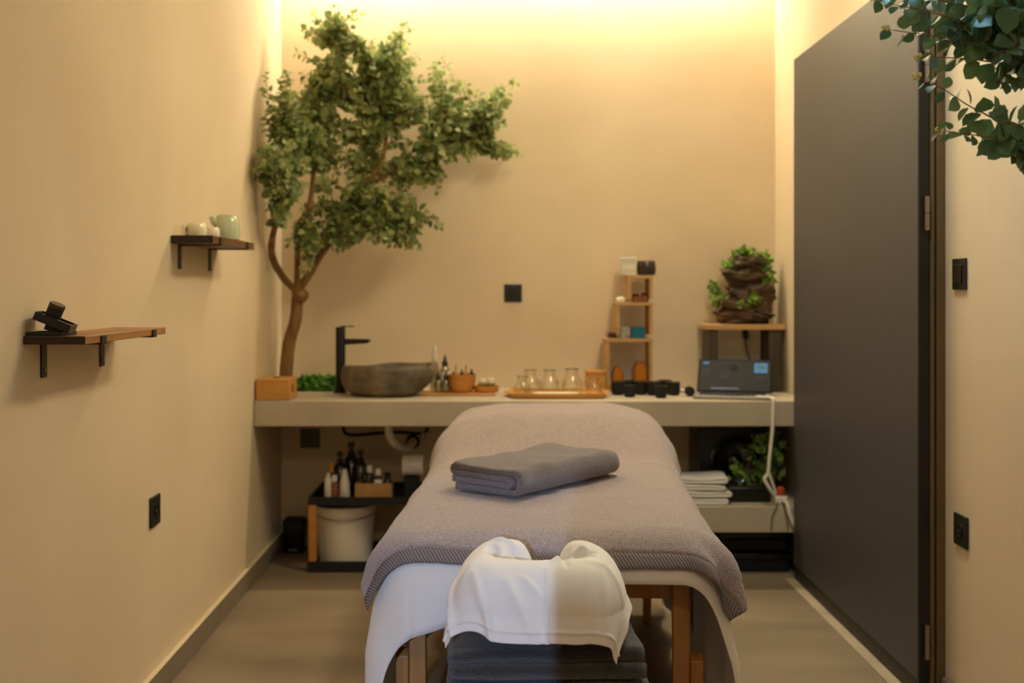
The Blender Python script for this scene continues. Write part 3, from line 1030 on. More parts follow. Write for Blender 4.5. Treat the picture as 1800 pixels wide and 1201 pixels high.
# on the steps
sb = MB()
for i in range(7):
    a = i * .9
    sb.blob((.012 * math.cos(a), .010 * math.sin(a), .012 + .003 * (i % 3)), (.010, .010, .011), 8, 6, .3, 8, i, .0)
sb.lathe([(.02, 0), (.024, .006), (.016, .010)], (0, 0, 0), 16)
t = tag(sb.build('pine_cone', mat('cone_brown', (84, 36, 22), .7)), 'small dark red pine cone on the lowest step of the stepped shelf', 'cone')
t.location = (P(1076, 595, 5.2).x, 5.2, zb_)
t = tag(MB().blob((0, 0, .011), (.024, .020, .014), 20, 12, .25, 8, 3, 0).build('white_pebble', m_cream), 'small white rounded pebble on the upper step of the stepped shelf', 'pebble')
t.location = (P(1092, 525, 5.2).x, 5.2, zc)
t = thing('frosted_box', (P(1104, 488, 5.21).x, 5.21, zd), 'square pale grey frosted box on top of the stepped shelf', 'box')
MB().box((-.036, -.034, 0), (.034, .034, .082)).build('body', mat('frosted_grey', (206, 204, 182), .35), t, bevel=.003)
MB().box((-.030, -.0355, .028), (.030, -.0342, .050)).build('label', mat('frosted_label', (226, 222, 204), .6), t)
t = thing('candle_jar', (P(1136, 488, 5.2).x, 5.2, zd), 'dark brown round candle jar on top of the stepped shelf', 'candle')
MB().lathe([(.034, 0), (.041, .004), (.044, .030), (.041, .064), (.038, .067), (.037, .064), (.039, .03), (.0, .012)], seg=30).build('jar', m_candle, t)
MB().lathe([(.030, .040), (.036, .052), (.0, .054)], seg=24).build('wax', m_cream, t)

# small black pots in two clusters
pot_prof = [(.018, 0), (.026, .003), (.030, .025), (.029, .050), (.031, .058), (.0285, .058), (.026, .050), (.026, .012), (0, .008)]
pot0 = None
pots = [(1086, 5.00, 1.0, 'black pot at the left end of the left cluster by the stepped shelf'),
        (1106, 5.05, 1.0, 'black pot at the back of the left cluster by the stepped shelf'),
        (1126, 5.01, 1.0, 'black pot at the right end of the left cluster by the stepped shelf'),
        (1107, 4.90, .86, 'lower black pot standing in front of the left cluster'),
        (1148, 4.98, 1.0, 'black pot at the left end of the right cluster by the laptop'),
        (1168, 5.06, 1.0, 'black pot at the back of the right cluster by the laptop'),
        (1184, 4.98, .96, 'black pot at the right end of the right cluster by the laptop'),
        (1162, 4.86, .88, 'lower black pot standing in front of the right cluster')]
for px, d, s, lb in pots:
    loc = ((px - 876) * d / F, d, ZT + .0006)
    if pot0 is None:
        pot0 = thing('black_pot', loc, lb, 'pot', 0, 'small black pots on the counter')
        MB().lathe(pot_prof, seg=24).build('bowl', m_blackmatt, pot0)
        MB().lathe([(.0268, .056), (.0315, .056), (.0315, .0595), (.0268, .0595)], seg=24, close=True).build('rim', mat('pot_rim', (70, 64, 54), .4), pot0)
        o = pot0
    else:
        o = dup(pot0, loc, None, lb)
    o.scale = (s, s, s)
# round brush lying beside the laptop
q = P(1212, 690, 4.93)
t = thing('round_brush', (q.x, 4.93, ZT + .0006), 'black round headed tool lying between the black pots and the laptop', 'tool')
MB().lathe([(.012, -.02), (.021, -.018), (.021, .018), (.012, .02)], (0, 0, .0215), 20, M=Matrix.Rotation(PI / 2, 3, 'X')).build('head', m_blackmatt, t)
MB().cyl((-.020, .0, .0215), (-.040, .004, .020), .0075, 12).build('ferrule', m_steel, t)

# laptop
lq = Vector(((1285 - 876) * 4.86 / F, 4.835, ZT + .0008))
t = thing('laptop', lq, 'open laptop with a dark screen at the right end of the counter', 'laptop', math.radians(-15))
MB().box((-.160, -.070, 0), (.160, .115, .014)).build('base', m_lap, t, bevel=.003)
kb = MB()
for r_ in range(5):
    for c_ in range(13):
        x0 = -.138 + c_ * .0213
        y0 = -.02 + r_ * .0225
        kb.box((x0, y0, .0143), (x0 + .018, y0 + .019, .0158))
o = kb.build('keyboard', m_black, t)
MB().box((-.045, -.064, .0143), (.045, -.026, .0148)).build('touchpad', m_steel, t)
lean = Matrix.Rotation(math.radians(-45), 3, 'X')
pv = (0, .112, .016)


def scr(lo, hi):
    return MB().box(lo, hi, 0, lean, pv)


s_ = scr((-.160, .112, .016), (.160, .118, .206)).build('screen', mat('screen_bezel', (16, 15, 14), .6, spec=.1), t, bevel=.002)
m_scr = mat('screen_glow', (20, 18, 18), .5, spec=.12, emit=((70, 62, 54), .20))
scr((-.153, .1112, .024), (.153, .1118, .200)).build('display', m_scr, s_)
ic = mat('screen_icon', (30, 60, 90), .5, spec=.1, emit=((86, 134, 176), .6))
ic2 = mat('screen_dim', (30, 32, 32), .5, spec=.1, emit=((64, 70, 74), .25))
ic3 = mat('screen_violet', (30, 26, 50), .3, emit=((60, 50, 110), .4))
scr((-.140, .1106, .176), (-.115, .111, .188)).build('window_tab', ic, s_)
w_ = MB().box((.083, .1106, .128), (.140, .111, .184), 0, lean, pv)
w_.build('window_panel', ic, s_)
scr((.095, .1101, .148), (.130, .1105, .170)).build('panel_picture', mat('screen_pic', (50, 80, 60), .5, spec=.1, emit=((80, 110, 90), .5)), s_)
scr((-.065, .1106, .178), (.02, .111, .187)).build('search_bar', ic2, s_)
scr((-.020, .1106, .138), (.012, .111, .170)).build('dark_picture', mat('screen_dark', (10, 12, 12), .5, spec=.1, emit=((30, 36, 34), .25)), s_)
scr((-.06, .1106, .090), (-.022, .111, .130)).build('text_block', ic2, s_)
scr((-.147, .1106, .110), (-.112, .111, .150)).build('side_panel', ic2, s_)
scr((.085, .1106, .092), (.14, .111, .112)).build('caption_line', ic2, s_)
scr((-.10, .1106, .030), (.02, .111, .040)).build('task_bar', ic3, s_)

# stand with the rock fountain
FY0 = 5.115
fx = lambda px: P(px, 570, FY0).x
t = thing('fountain_stand', (0, FY0, ZT + .0006), 'dark legged plank stand under the rock fountain in the right corner', 'stand')
fd = .195
hgt = 1.018 - ZT
MB().box((fx(1240), 0, hgt), (fx(1381), fd, hgt + .024)).build('top_plank', m_oak, t, bevel=.002)
for x0, x1 in ((fx(1247), fx(1263)), (fx(1353), fx(1376))):
    MB().box((x0, .012, 0), (x1, fd - .012, hgt - .0004)).build('leg', m_darkwood, t, bevel=.002)
MB().box((fx(1263) + .0005, .03, .030), (fx(1353) - .0005, fd - .02, .046)).build('lower_plank', m_oak, t)
tag(MB().box((fx(1276), FY0 + .05, ZT + .0474), (fx(1318), FY0 + .15, ZT + .135)).build('black_box', m_black, bevel=.003),
    'black box standing under the plank stand behind the laptop', 'box')
pg = thing('pump_plug', (fx(1327), YB, .998), 'small black plug on the back wall under the plank stand', 'plug')
MB().box((-.012, -.03, -.025), (.012, -.0005, .02)).build('body', m_black, pg, bevel=.003)
MB().tube(curve([(0, -.02, -.0255), (.002, -.03, -.07), (.03, -.035, -.16), (.05, -.04, -.20)], 5), .0028, 6).build('cord', m_black, pg)

fb = Vector((fx(1318), 5.215, ZT + .0006 + hgt + .0245))
t = thing('rock_fountain', fb, 'dark brown tiered rock fountain with green leaves on the plank stand', 'fountain')
rr = [((-.005, .0, .045), (.125, .085, .055), 1), ((.03, .02, .13), (.11, .07, .09), 2), ((.005, .015, .22), (.095, .065, .075), 3), ((.005, .01, .275), (.070, .055, .045), 4)]
MB_ = MB()
for c_, r_, sd in rr:
    MB_.blob(c_, r_, 28, 18, .38, 9, sd, .0004)
MB_.build('rock_core', m_rock, t, angle=50)
for c_, r_, sd, tilt in (((-.035, -.045, .225), (.085, .05, .030), 7, .25), ((.055, -.05, .168), (.065, .045, .024), 8, -.25), ((-.055, -.05, .085), (.085, .05, .028), 9, .32),
                         ((.05, -.05, .045), (.07, .04, .022), 10, .1), ((.01, -.045, .285), (.065, .045, .026), 12, -.12)):
    lb_ = MB().blob((0, 0, 0), r_, 28, 14, .35, 9, sd)
    R_ = Matrix.Rotation(tilt, 3, 'Y')
    lb_.v = [R_ @ Vector((p.x, p.y, p.z if p.z < r_[2] * .35 else r_[2] * .35 - .35 * (p.z - r_[2] * .35))) + Vector(c_) for p in lb_.v]
    lb_.build('basin_ledge', m_rock, t, angle=60)
lf = MB()
r = random.Random(3)
for cx, cy, cz, rx, rz, n in ((.075, .0, .29, .045, .05, 46), (.10, -.01, .20, .036, .05, 40), (-.125, -.02, .12, .035, .04, 30), (-.08, .0, .26, .03, .04, 20), (.0, .0, .325, .07, .014, 22),
                              (.02, -.085, .115, .022, .022, 14), (-.03, -.085, .09, .015, .01, 6), (-.14, -.01, .17, .02, .03, 8)):
    for i in range(int(n * 2.6)):
        u = rv(r) * r.random() ** .5
        p = Vector((cx + u.x * rx, cy + u.y * .035, cz + u.z * rz))
        w = p + fb
        if w.x > XR - .04 or w.y > YB - .035:
            continue
        add_leaf(lf, p, rv(r) + Vector((0, -.3, .1)), rv(r) + Vector((0, -.6, .6)), r.uniform(.020, .030), r.uniform(.018, .026))
lf.build('foliage', m_ivy, t, fix=False, angle=0)

# ------------------------------------------------------------------ under the counter, right
ZS = .3006

def fold_path(W, th, layers):
    """centre line of a folded cloth: an outer wrap open to the left, serpentine inside"""
    pts = []
    zs = [th * (k + .5) for k in range(layers)]

    def arc(cx, z0, z1, side):
        rr_ = abs(z1 - z0) / 2
        zc_ = (z0 + z1) / 2
        n = 8
        for i in range(1, n):
            a = -PI / 2 + PI * i / n
            if z1 < z0:
                a = -a
            pts.append((cx + side * min(rr_, th * .95) * math.cos(a), zc_ + rr_ * math.sin(a)))

    def line(x0, x1, z):
        n = 8
        for i in range(n + 1):
            pts.append((x0 + (x1 - x0) * i / n, z))
    if layers >= 4:
        line(.02, W - th, zs[0])
        arc(W - th, zs[0], zs[-1], 1)
        line(W - th, th, zs[-1])
        arc(th, zs[-1], zs[-2], -1)
        line(th, W - 1.9 * th, zs[-2])
        arc(W - 1.9 * th, zs[-2], zs[1], 1)
        line(W - 1.9 * th, .008, zs[1])
    else:
        for k in range(layers):
            if k % 2 == 0:
                line(th if k else .012, W - th, zs[k])
                if k < layers - 1:
                    arc(W - th, zs[k], zs[k + 1], 1)
            else:
                line(W - th, th, zs[k])
                if k < layers - 1:
                    arc(th, zs[k], zs[k + 1], -1)
    return pts


def folded(name, W, L, th, layers, material, seed=0.0, sag=.0, nl=30):
    """folded towel: layers lie across x (width W), length L along y; base at z = 0"""
    path = fold_path(W, th, layers)
    n = len(path)
    half = th * (.44 if layers > 3 else .46)
    left, right = [], []
    for k in range(n):
        a, b = Vector(path[max(k - 1, 0)]), Vector(path[min(k + 1, n - 1)])
        d = (b - a).normalized()
        nn = Vector((-d.y, d.x))
        p = Vector(path[k])
        left.append(p + nn * half)
        right.append(p - nn * half)
    mb = MB()
    H = th * layers
    ring = left + right[::-1]
    m = len(ring)
    off = Vector((seed, seed * .7, seed * 1.3))
    for i in range(nl + 1):
        v = i / nl
        y = L * v
        e = min(v, 1 - v) * nl
        pinch = 1 - .10 * max(0, 1 - e / 1.5) ** 2
        for k, q in enumerate(ring):
            x, z = q.x, q.y
            nz = noise.noise(Vector((x * 7, y * 7, z * 9)) + off)
            n2 = noise.noise(Vector((x * 22, y * 18, z * 30)) + off)
            lift = z / H
            zz = z + (.013 * nz + .003 * n2) * lift - sag * lift * math.sin(PI * x / W) * (.6 + .4 * math.sin(PI * v)) * 1.0
            xx = x + .006 * nz * (1 if x > W / 2 else -1) * .6 + .002 * n2
            yy = y + (.006 * noise.noise(Vector((x * 12, 3 + v, z * 30)) + off) if e < 1 else 0)
            far = max(0, 1 - (1 - v) * nl / 5) ** 2
            zz *= 1 - .22 * far * lift
            xx = W / 2 + (xx - W / 2) * (1 - .03 * max(0, 1 - e / 2) ** 2 - .10 * far)
            mb.v.append(Vector((xx - W / 2, yy - L / 2, max(.0004, zz * (1 - (1 - pinch) * lift * .5)))))
    for i in range(nl):
        for k in range(m):
            j = (k + 1) % m
            mb.face([i * m + k, i * m + j, (i + 1) * m + j, (i + 1) * m + k])
    for i in (0, nl):
        for k in range(n - 1):
            a, b, c_, d = k, k + 1, m - 2 - k, m - 1 - k
            mb.face([i * m + q for q in ((a, b, c_, d) if i == 0 else (d, c_, b, a))])
    return mb.build(name, material, angle=0)


lab = ['white folded towel at the bottom of the stack on the low bench', 'white folded towel second from the bottom of the bench stack',
       'white folded towel second from the top of the bench stack', 'white folded towel on top of the stack on the low bench']
for k in range(4):
    o = folded('white_towel', .22, .20, .0135, 2, m_whitecloth, 3 + k, .0, 14)
    o.location = (.855 + .012 * math.sin(k * 2.1), 4.845, ZS + k * .0292)
    o.rotation_euler = (0, 0, PI * (k % 2) * 0 + .05 * math.sin(k * 1.7))
    tag(o, lab[k], 'towel', 'white folded towels on the low bench')

t = thing('heater_box', (1.03, 5.12, ZS), 'glossy black boxy appliance with a round front on the low bench', 'appliance')
m_gloss = mat('gloss_black', (12, 12, 12), .15, coat=.6)
MB().box((-.15, -.14, .004), (.15, .14, .318)).build('housing', m_black, t, bevel=.012)
RX = Matrix.Rotation(PI / 2, 3, 'X')
MB().lathe([(.112, 0), (.112, .012), (.100, .020), (.086, .010), (.05, .004), (0, .003)], (.005, -.1405, .150), 40, M=RX).build('round_front', m_gloss, t)
MB().lathe([(.034, .004), (.030, .018), (.016, .026), (0, .028)], (.005, -.1405, .150), 28, M=RX).build('hub', m_gloss, t)

pl = Vector((1.135, 4.86, ZS))
t = thing('ivy_planter', pl, 'bushy green plant in a low black trough on the low bench', 'plant')
MB().box((-.165, -.055, 0), (.015, .055, .062)).build('trough', m_black, t, bevel=.004)
MB().box((-.158, -.048, .0622), (.008, .048, .068)).build('soil', mat('soil', (40, 28, 18), .95, bump=(60, .8)), t)
r = random.Random(21)
lf, st = MB(), MB()
for px, py, rx, ry, n in ((1337, 795, 28, 26, 32), (1303, 832, 20, 16, 22), (1368, 790, 22, 36, 26), (1345, 835, 34, 20, 34), (1316, 852, 24, 10, 18), (1372, 835, 18, 26, 20), (1330, 770, 10, 8, 6)):
    c_ = P(px, py, 4.85) - pl
    for i in range(n):
        u = rv(r) * r.random() ** .5
        p = c_ + Vector((u.x * rx * .0024, u.y * .05, u.z * ry * .0024))
        if (p + pl).x > 1.14 and (p + pl).z < .42 and (p + pl).y < 4.85:
            continue
        if (p + pl).x > XR - .03 or p.z < .07 or (p + pl).z > .615:
            continue
        add_leaf(lf, p, rv(r) + Vector((0, -.4, .2)), rv(r) * .7 + Vector((0, -.7, .6)), r.uniform(.022, .034), r.uniform(.022, .034))
        if i % 4 == 0:
            st.tube(curve([Vector((r.uniform(-.1, .0), r.uniform(-.03, .03), .066)), Vector((p.x * .6, p.y * .5, p.z * .6 + .03)), p], 4), .0016, 5)
st.build('stem', mat('stem_green', (70, 84, 36), .6), t)
lf.build('foliage', m_ivy, t, fix=False, angle=0)

# power cord, adapter and plug
z_e = .7385
path = [Vector((1.085, 4.775, .748)), Vector((1.125, 4.745, .748)), Vector((1.137, 4.715, .748)), Vector((1.136, 4.700, .735)), P(1358, 752, 4.700), P(1353, 800, 4.70), P(1350, 832, 4.70), P(1344, 842, 4.70), P(1352, 858, 4.70), P(1362, 872, 4.71)]
tag(MB().tube(curve(path, 7), .0075, 10).tube(curve([P(1351, 830, 4.695), P(1358, 850, 4.70), P(1364, 868, 4.71)], 6), .006, 8).build('power_cord', m_white),
    'pale power cord hanging from the laptop over the counter edge', 'cord')
q = P(1373, 887, 4.76)
t = thing('plug_adapter', (q.x, 4.775, ZS), 'white plug adapter with a red plug at the right end of the low bench', 'plug')
MB().box((-.026, -.03, 0), (.026, .03, .036)).build('body', m_white, t, bevel=.006)
MB().lathe([(.017, 0), (.019, .004), (.017, .03), (.008, .036)], (.0, -.004, .0365), 18).build('red_plug', m_red, t)
MB().tube(curve([(.01, -.0305, .018), (.015, -.062, .008), (.022, -.068, -.03), (.04, -.068, -.075), (.055, -.066, -.10)], 6), .0085, 10).build('cord', m_white, t)
MB().tube(curve([(-.015, -.0305, .012), (-.03, -.062, .0), (-.05, -.066, -.045), (-.052, -.066, -.10)], 6), .0022, 6).build('thin_wire', m_black, t)
MB().tube(curve([(-.002, -.0305, .012), (.0, -.063, .0), (.012, -.066, -.05), (.016, -.066, -.10)], 6), .0022, 6).build('thin_wire', m_black, t)

# black cases on the floor under the bench
for k, (x0, x1, z0, z1, y0, lb) in enumerate(((.975, 1.235, .0006, .080, 4.83, 'flat black case on the floor under the low bench, lower of two'),
                                              (.95, 1.235, .0812, .165, 4.86, 'flat black case under the low bench, upper of two'))):
    t = thing('black_case', ((x0 + x1) / 2, y0 + .15, z0), lb, 'case', 0, 'black cases under the low bench')
    hx = (x1 - x0) / 2
    hz = z1 - z0
    MB().box((-hx, -.15, 0), (hx, .15, hz * .62)).build('body', m_blackmatt, t, bevel=.008)
    MB().box((-hx - .003, -.153, hz * .625), (hx + .003, .153, hz)).build('lid', m_black, t, bevel=.006)

# ------------------------------------------------------------------ under the counter, left
q = P(683, 750, 5.0)
t = thing('drain_pipe', (q.x, 5.0, .63), 'white drain pipe with a curved trap under the stone basin', 'pipe')
pp = [Vector((0, 0, -.0008)), P(684, 762, 5.0) - Vector(t.location), P(691, 776, 5.02) - Vector(t.location), P(703, 787, 5.07) - Vector(t.location), P(716, 788, 5.15) - Vector(t.location),
      Vector((P(722, 783, 5.2).x - q.x, .26, P(722, 783, 5.2).z - .63)), Vector((P(722, 783, 5.2).x - q.x, .325, P(722, 783, 5.2).z - .63))]
MB().tube(curve(pp, 6), .019, 14).build('trap', m_white, t)
MB().lathe([(.034, 0), (.034, .006), (.024, .014), (.020, .014), (.020, 0)], (pp[-1].x, .3295, pp[-1].z), 24, M=RX).build('wall_flange', m_darkmetal, t)
t = thing('water_hose', (P(680, 757, 5.2).x, 5.2, .62), 'dark water hose with a small valve under the counter', 'hose')
o0 = Vector(t.location)
MB().tube(curve([P(603, 751, 5.2) - o0, P(608, 762, 5.2) - o0, P(625, 765, 5.2) - o0, P(660, 762, 5.2) - o0, P(700, 760, 5.2) - o0, P(742, 762, 5.2) - o0, P(752, 752, 5.2) - o0], 6), .008, 10).build('tube', m_blackmatt, t)
MB().lathe([(.012, -.015), (.014, 0), (.010, .016)], P(744, 765, 5.18) - o0, 14).build('valve', m_steel, t)
vv = P(744, 765, 5.2)
MB().cyl((vv.x - o0.x, .0, vv.z - o0.z), (vv.x - o0.x, .1295, vv.z - o0.z), .008, 10).build('valve_stub', m_steel, t)

# trolley
CX0, CX1, CY0, CY1 = -.806, -.33, 4.82, 5.22
t = thing('bottle_trolley', ((CX0 + CX1) / 2, CY0, .0), 'low black and wood trolley under the counter with bottles on top', 'trolley')
hx = (CX1 - CX0) / 2
dp = CY1 - CY0


def cart_tray(z0, z1, nm):
    k = MB()
    k.box((-hx, 0, z0), (hx, dp, z0 + .012))
    k.box((-hx, 0, z0 + .012), (hx, .014, z1)).box((-hx, dp - .014, z0 + .012), (hx, dp, z1))
    k.box((-hx, .014, z0 + .012), (-hx + .014, dp - .014, z1)).box((hx - .014, .014, z0 + .012), (hx, dp - .014, z1))
    return k.build(nm, m_blackmatt, t)


cart_tray(.001, .045, 'bottom_tray')
cart_tray(.286, .318, 'top_tray')
for sxx, syy in ((-1, 0), (1, 0), (-1, 1), (1, 1)):
    x0 = -hx + .0005 if sxx < 0 else hx - .034
    y0 = .0 if syy == 0 else dp - .032
    MB().box((x0, y0, .0455), (x0 + .0335, y0 + .032, .2855)).build('leg', m_teak, t, bevel=.003)
ZK = .2986
bq = P(607, 995, 4.98)
t = thing('white_bucket', (bq.x, 4.995, .0136), 'round white plastic bucket inside the black and wood trolley', 'bucket')
MB().lathe([(.112, 0), (.116, .004), (.126, .205), (.132, .207), (.133, .246), (.128, .248), (.126, .244), (.122, .2), (.112, .012), (0, .010)], seg=44).build('pail', m_white, t)
MB().tube([(.1335 * math.cos(a), .1335 * math.sin(a) * 1.0 - .0, .215 - .02 * math.sin(a) ** 2) for a in [PI * (1.0 + k / 16) for k in range(17)]], .0022, 6).build('bail', m_steel, t)

# bottles on the trolley
bottle('shampoo_bottle', 577, 4.90, ZK, 'white slim bottle at the left end of the trolley top', [(.016, 0), (.018, .003), (.016, .085), (.010, .094)], m_white,
       [(.0105, .0945), (.0105, .108), (.006, .112)], m_white, group=None)
bottle('brown_bottle', 588, 4.905, ZK, 'brown bottle with a white cap on the trolley, left of the tall white bottle', [(.017, 0), (.020, .003), (.020, .062), (.010, .074)], mat('brown_plastic', (128, 72, 34), .4),
       [(.013, .0745), (.013, .098), (.010, .102)], m_white)
bottle('lotion_bottle', 606, 4.90, ZK, 'tall tapering white bottle in the middle of the trolley top', [(.020, 0), (.023, .004), (.021, .07), (.013, .112)], m_white,
       [(.0125, .1125), (.010, .126), (.006, .129)], m_white)
bottle('yellow_capped_bottle', 583, 5.0, ZK, 'dark bottle with a bright yellow cap at the back of the trolley', [(.018, 0), (.020, .003), (.020, .086), (.010, .096)], m_dark_liq,
       [(.012, .0965), (.010, .120), (.005, .142)], m_yellow)


def pump(px, d, s, lb):
    t = bottle('pump_bottle', px, d, ZK, lb, [(.026 * s, 0), (.030 * s, .003), (.030 * s, .12 * s), (.014 * s, .142 * s)], m_dark_liq,
               [(.015 * s, .1425 * s), (.015 * s, .156 * s), (.006 * s, .158 * s), (.006 * s, .172 * s)], m_black, 'collar', None, 'dark pump bottles on the trolley')
    MB().box((-.012 * s, -.034 * s, .1725 * s), (.012 * s, .012 * s, .192 * s)).build('pump_head', m_black, t, bevel=.003)
    return t


pump(598, 5.08, .92, 'leftmost dark pump bottle at the back of the trolley')
pump(618, 5.145, 1.1, 'middle dark pump bottle at the back of the trolley')
pump(634, 5.06, .98, 'rightmost dark pump bottle at the back of the trolley')
q = P(658, 878, 4.92)
t = thing('kraft_box', (q.x, 4.93, ZK), 'open brown cardboard box of dark bottles on the trolley', 'box')
kb = MB().box((-.078, -.055, 0), (.078, .055, .004))
for a in (((-.078, -.055, .004), (.078, -.052, .070)), ((-.078, .052, .004), (.078, .055, .066)), ((-.078, -.052, .004), (-.075, .052, .066)), ((.075, -.052, .004), (.078, .052, .066))):
    kb.box(*a)
kb.build('carton', m_kraft, t)
for px, d, h, cm, lb_, lb in ((643, 4.955, .126, m_black, None, 'dark bottle with a black cap at the left of the cardboard box'),
                              (650, 4.91, .138, m_white, None, 'taller dark bottle with a white cap in the cardboard box'),
                              (665, 4.90, .125, m_white, 1, 'dark bottle with a white cap and white label in the cardboard box'),
                              (681, 4.92, .105, m_black, None, 'short dark bottle with a black cap at the right of the cardboard box')):
    bottle('amber_bottle', px, d, ZK + .0046, lb, [(.015, 0), (.0175, .003), (.0175, h * .66), (.009, h * .78)], m_dark_liq,
           [(.0125, h * .785), (.0125, h * .985), (.011, h)], cm, 'cap', (.0178, h * .40, h * .64) if lb_ else None, 'dark bottles in the cardboard box')
q = P(712, 870, 5.1)
t = tag(MB().box((-.03, -.05, 0), (.03, .07, .09)).build('dark_carton', m_blackmatt, bevel=.003), 'dark box at the right end of the trolley top', 'box')
t.location = (-.378, 4.97, ZK)
t = thing('paper_roll', (-.372, 4.965, ZK + .0908), 'white paper roll on the dark box beside the bed', 'roll')
MB().lathe([(.018, -.045), (.044, -.045), (.044, .045), (.018, .045)], (0, 0, .0445), 30, M=Matrix.Rotation(PI / 2, 3, 'Y'), close=True).build('sheet_roll', m_whitecloth, t)
MB().lathe([(.0145, -.046), (.0175, -.046), (.0175, .046), (.0145, .046)], (0, 0, .0445), 20, M=Matrix.Rotation(PI / 2, 3, 'Y'), close=True).build('core', m_kraft, t)

# small black bin in the corner
q = P(516, 972, 5.18)
t = thing('black_bin', (q.x, 5.21, .0006), 'small black bin on the floor in the left corner under the counter', 'bin')
dish(MB(), lambda i: rrect(.048 - i, .045 - i, .012), [(.006, 0), (.004, .003), (.0, .125), (.004, .125), (.008, .01)]).build('body', m_black, t)
dish(MB(), lambda i: rrect(.049 - i, .046 - i, .012), [(.0, .1255), (.0, .145), (.008, .154)]).build('lid', m_blackmatt, t)
MB().box((-.02, -.052, .012), (.02, -.046, .022)).build('pedal', m_steel, t)
# ------------------------------------------------------------------ massage table
TR = math.radians(-3.3)
TO = Vector((.109, 2.5, 0))
bed = thing('massage_table', TO, 'wooden massage table covered by a white sheet and a big grey towel', 'massage table', TR)
LEN = 1.80
# padded top with rounded corners and edges
dish(MB(), lambda i: [(x, y + LEN / 2) for x, y in rrect(.325 - i, LEN / 2 - i, .095 - i * .6, 8)],
     [(.006, .562), (.0, .568), (.0, .600), (.006, .620), (.022, .635), (.050, .641)]).build('padded_top', m_white, bed, angle=60)
fr = MB()
for x in (-.30, .30):
    fr.box((x - .015, .10, .497), (x + .015, LEN - .08, .5615))
fr.build('side_rail', m_beech, bed, bevel=.002)
for y in (.125, LEN - .11):
    MB().box((-.2845, y - .014, .494), (.2845, y + .014, .545)).build('end_rail', m_beech, bed, bevel=.002)
for s in (-1, 1):
    for y in (.125, LEN - .14):
        lg = MB().box((s * .30 - .0195, y - .0375, .10), (s * .30 + .0195, y - .0155 + .0, .545)).build('leg', m_beech, bed, bevel=.003)
        e = MB()
        x0, x1 = s * .3345 - .0145, s * .3345 + .0145
        e.prism([(y - .045, .0), (y - .012, .0), (y - .012, .374), (y - .030, .374), (y - .045, .362)], 'x', x0, x1)
        e.build('leg_extension', m_beech, lg, bevel=.0025)
        MB().lathe([(.016, 0), (.018, .004), (.016, .018), (.010, .020)], (s * .30, y - .0378, .16), 16, M=Matrix.Rotation(PI / 2, 3, 'X')).build('knob', m_black, lg)
MB().box((.3225, .088, .44), (.3265, .106, .5605)).box((.3232, .080, .425), (.3262, .088, .49)).build('strap', m_black, bed)
# face cradle
HC = Vector((-.015, -.20, 0))
ring = [HC + Vector((.092 * math.sin(a), -.085 * math.cos(a) + .0, .588)) for a in [math.radians(-146 + 292 * k / 32) for k in range(33)]]
MB().tube(ring, [.034 * (.75 if k in (0, 32) else 1) for k in range(33)], 14).build('face_cushion', mat('cushion_vinyl', (70, 64, 60), .5), bed)
pl_ = MB()
pl_.lathe([(.062, .535), (.122, .535), (.128, .542), (.122, .549), (.062, .549)], (HC.x, HC.y, 0), 40, close=True)
pl_.lathe([(.010, .549), (.010, .575)], (HC.x - .085, HC.y, 0), 10).lathe([(.010, .549), (.010, .575)], (HC.x + .085, HC.y, 0), 10)
pl_.build('face_cradle', m_black, bed)
for s in (-1, 1):
    MB().tube([(HC.x + s * .06, HC.y + .07, .5415), (HC.x + s * .06, HC.y + .10, .538), (HC.x + s * .06, HC.y + .13, .502), (HC.x + s * .06, .110, .500)], .0062, 10).build('cradle_post', m_steel, bed)


def drape(p, q, a, y0, y1, r, z0, flare):
    op = max(0, abs(p) - a) * (1 if p > 0 else -1)
    oq = q - y0 if q < y0 else (q - y1 if q > y1 else 0)
    o = math.hypot(op, oq)
    x, y = max(-a, min(a, p)), max(y0, min(y1, q))
    if o < 1e-6:
        return Vector((x, y, z0)), 0.0, Vector((0, 0, 0))
    arc = PI / 2 * r
    if o < arc:
        th = o / r
        out, drop = r * math.sin(th), r * (1 - math.cos(th))
    else:
        out, drop = r + (o - arc) * math.sin(flare), r + (o - arc) * math.cos(flare)
    d = Vector((op / o, oq / o, 0))
    return Vector((x + d.x * out, y + d.y * out, z0 - drop)), max(0, o - arc * .5), d


def nz(x, y, z=0.0):
    return noise.noise(Vector((x, y, z)))


# white sheet
def sheet_fn(u, v):
    p = -.91 + 1.82 * u
    q0 = .06 - (.140 + .125 * smooth(.08, -.36, p))
    q = q0 + (1.745 + .30 - q0) * v
    pos, h, d = drape(p, q, .285, .06, 1.745, .092, .651, math.radians(2))
    w = min(1, h / .25)
    ang = (pos.y * 1.0 if abs(d.x) > .9 else pos.y + pos.x)
    fold = .016 * math.sin(pos.y * 15 + 1.2 * math.sin(pos.y * 4)) + .010 * nz(pos.y * 5, p * 2)
    fold2 = .012 * math.sin(pos.x * 21 + .8)
    fold += .014 * math.sin(pos.y * 34 + 1.0) * smooth(.5, -.05, pos.y)
    pos += d * w * (fold * abs(d.x) + fold2 * abs(d.y) * .6 + .012)
    pos.z += .0015 * nz(p * 9, q * 9)
    fr_ = smooth(.1, -.05, q)
    cr_ = .006 * nz(p * 7 + q * 3, q * 5, 4) + .008 * math.exp(-((p + .20 + .25 * (q - .06)) / .012) ** 2) - .006 * math.exp(-((p + .30 - .1 * (q)) / .014) ** 2) + .005 * math.exp(-((p - .24 + .3 * q) / .014) ** 2)
    pos += d * w * fr_ * cr_
    return pos


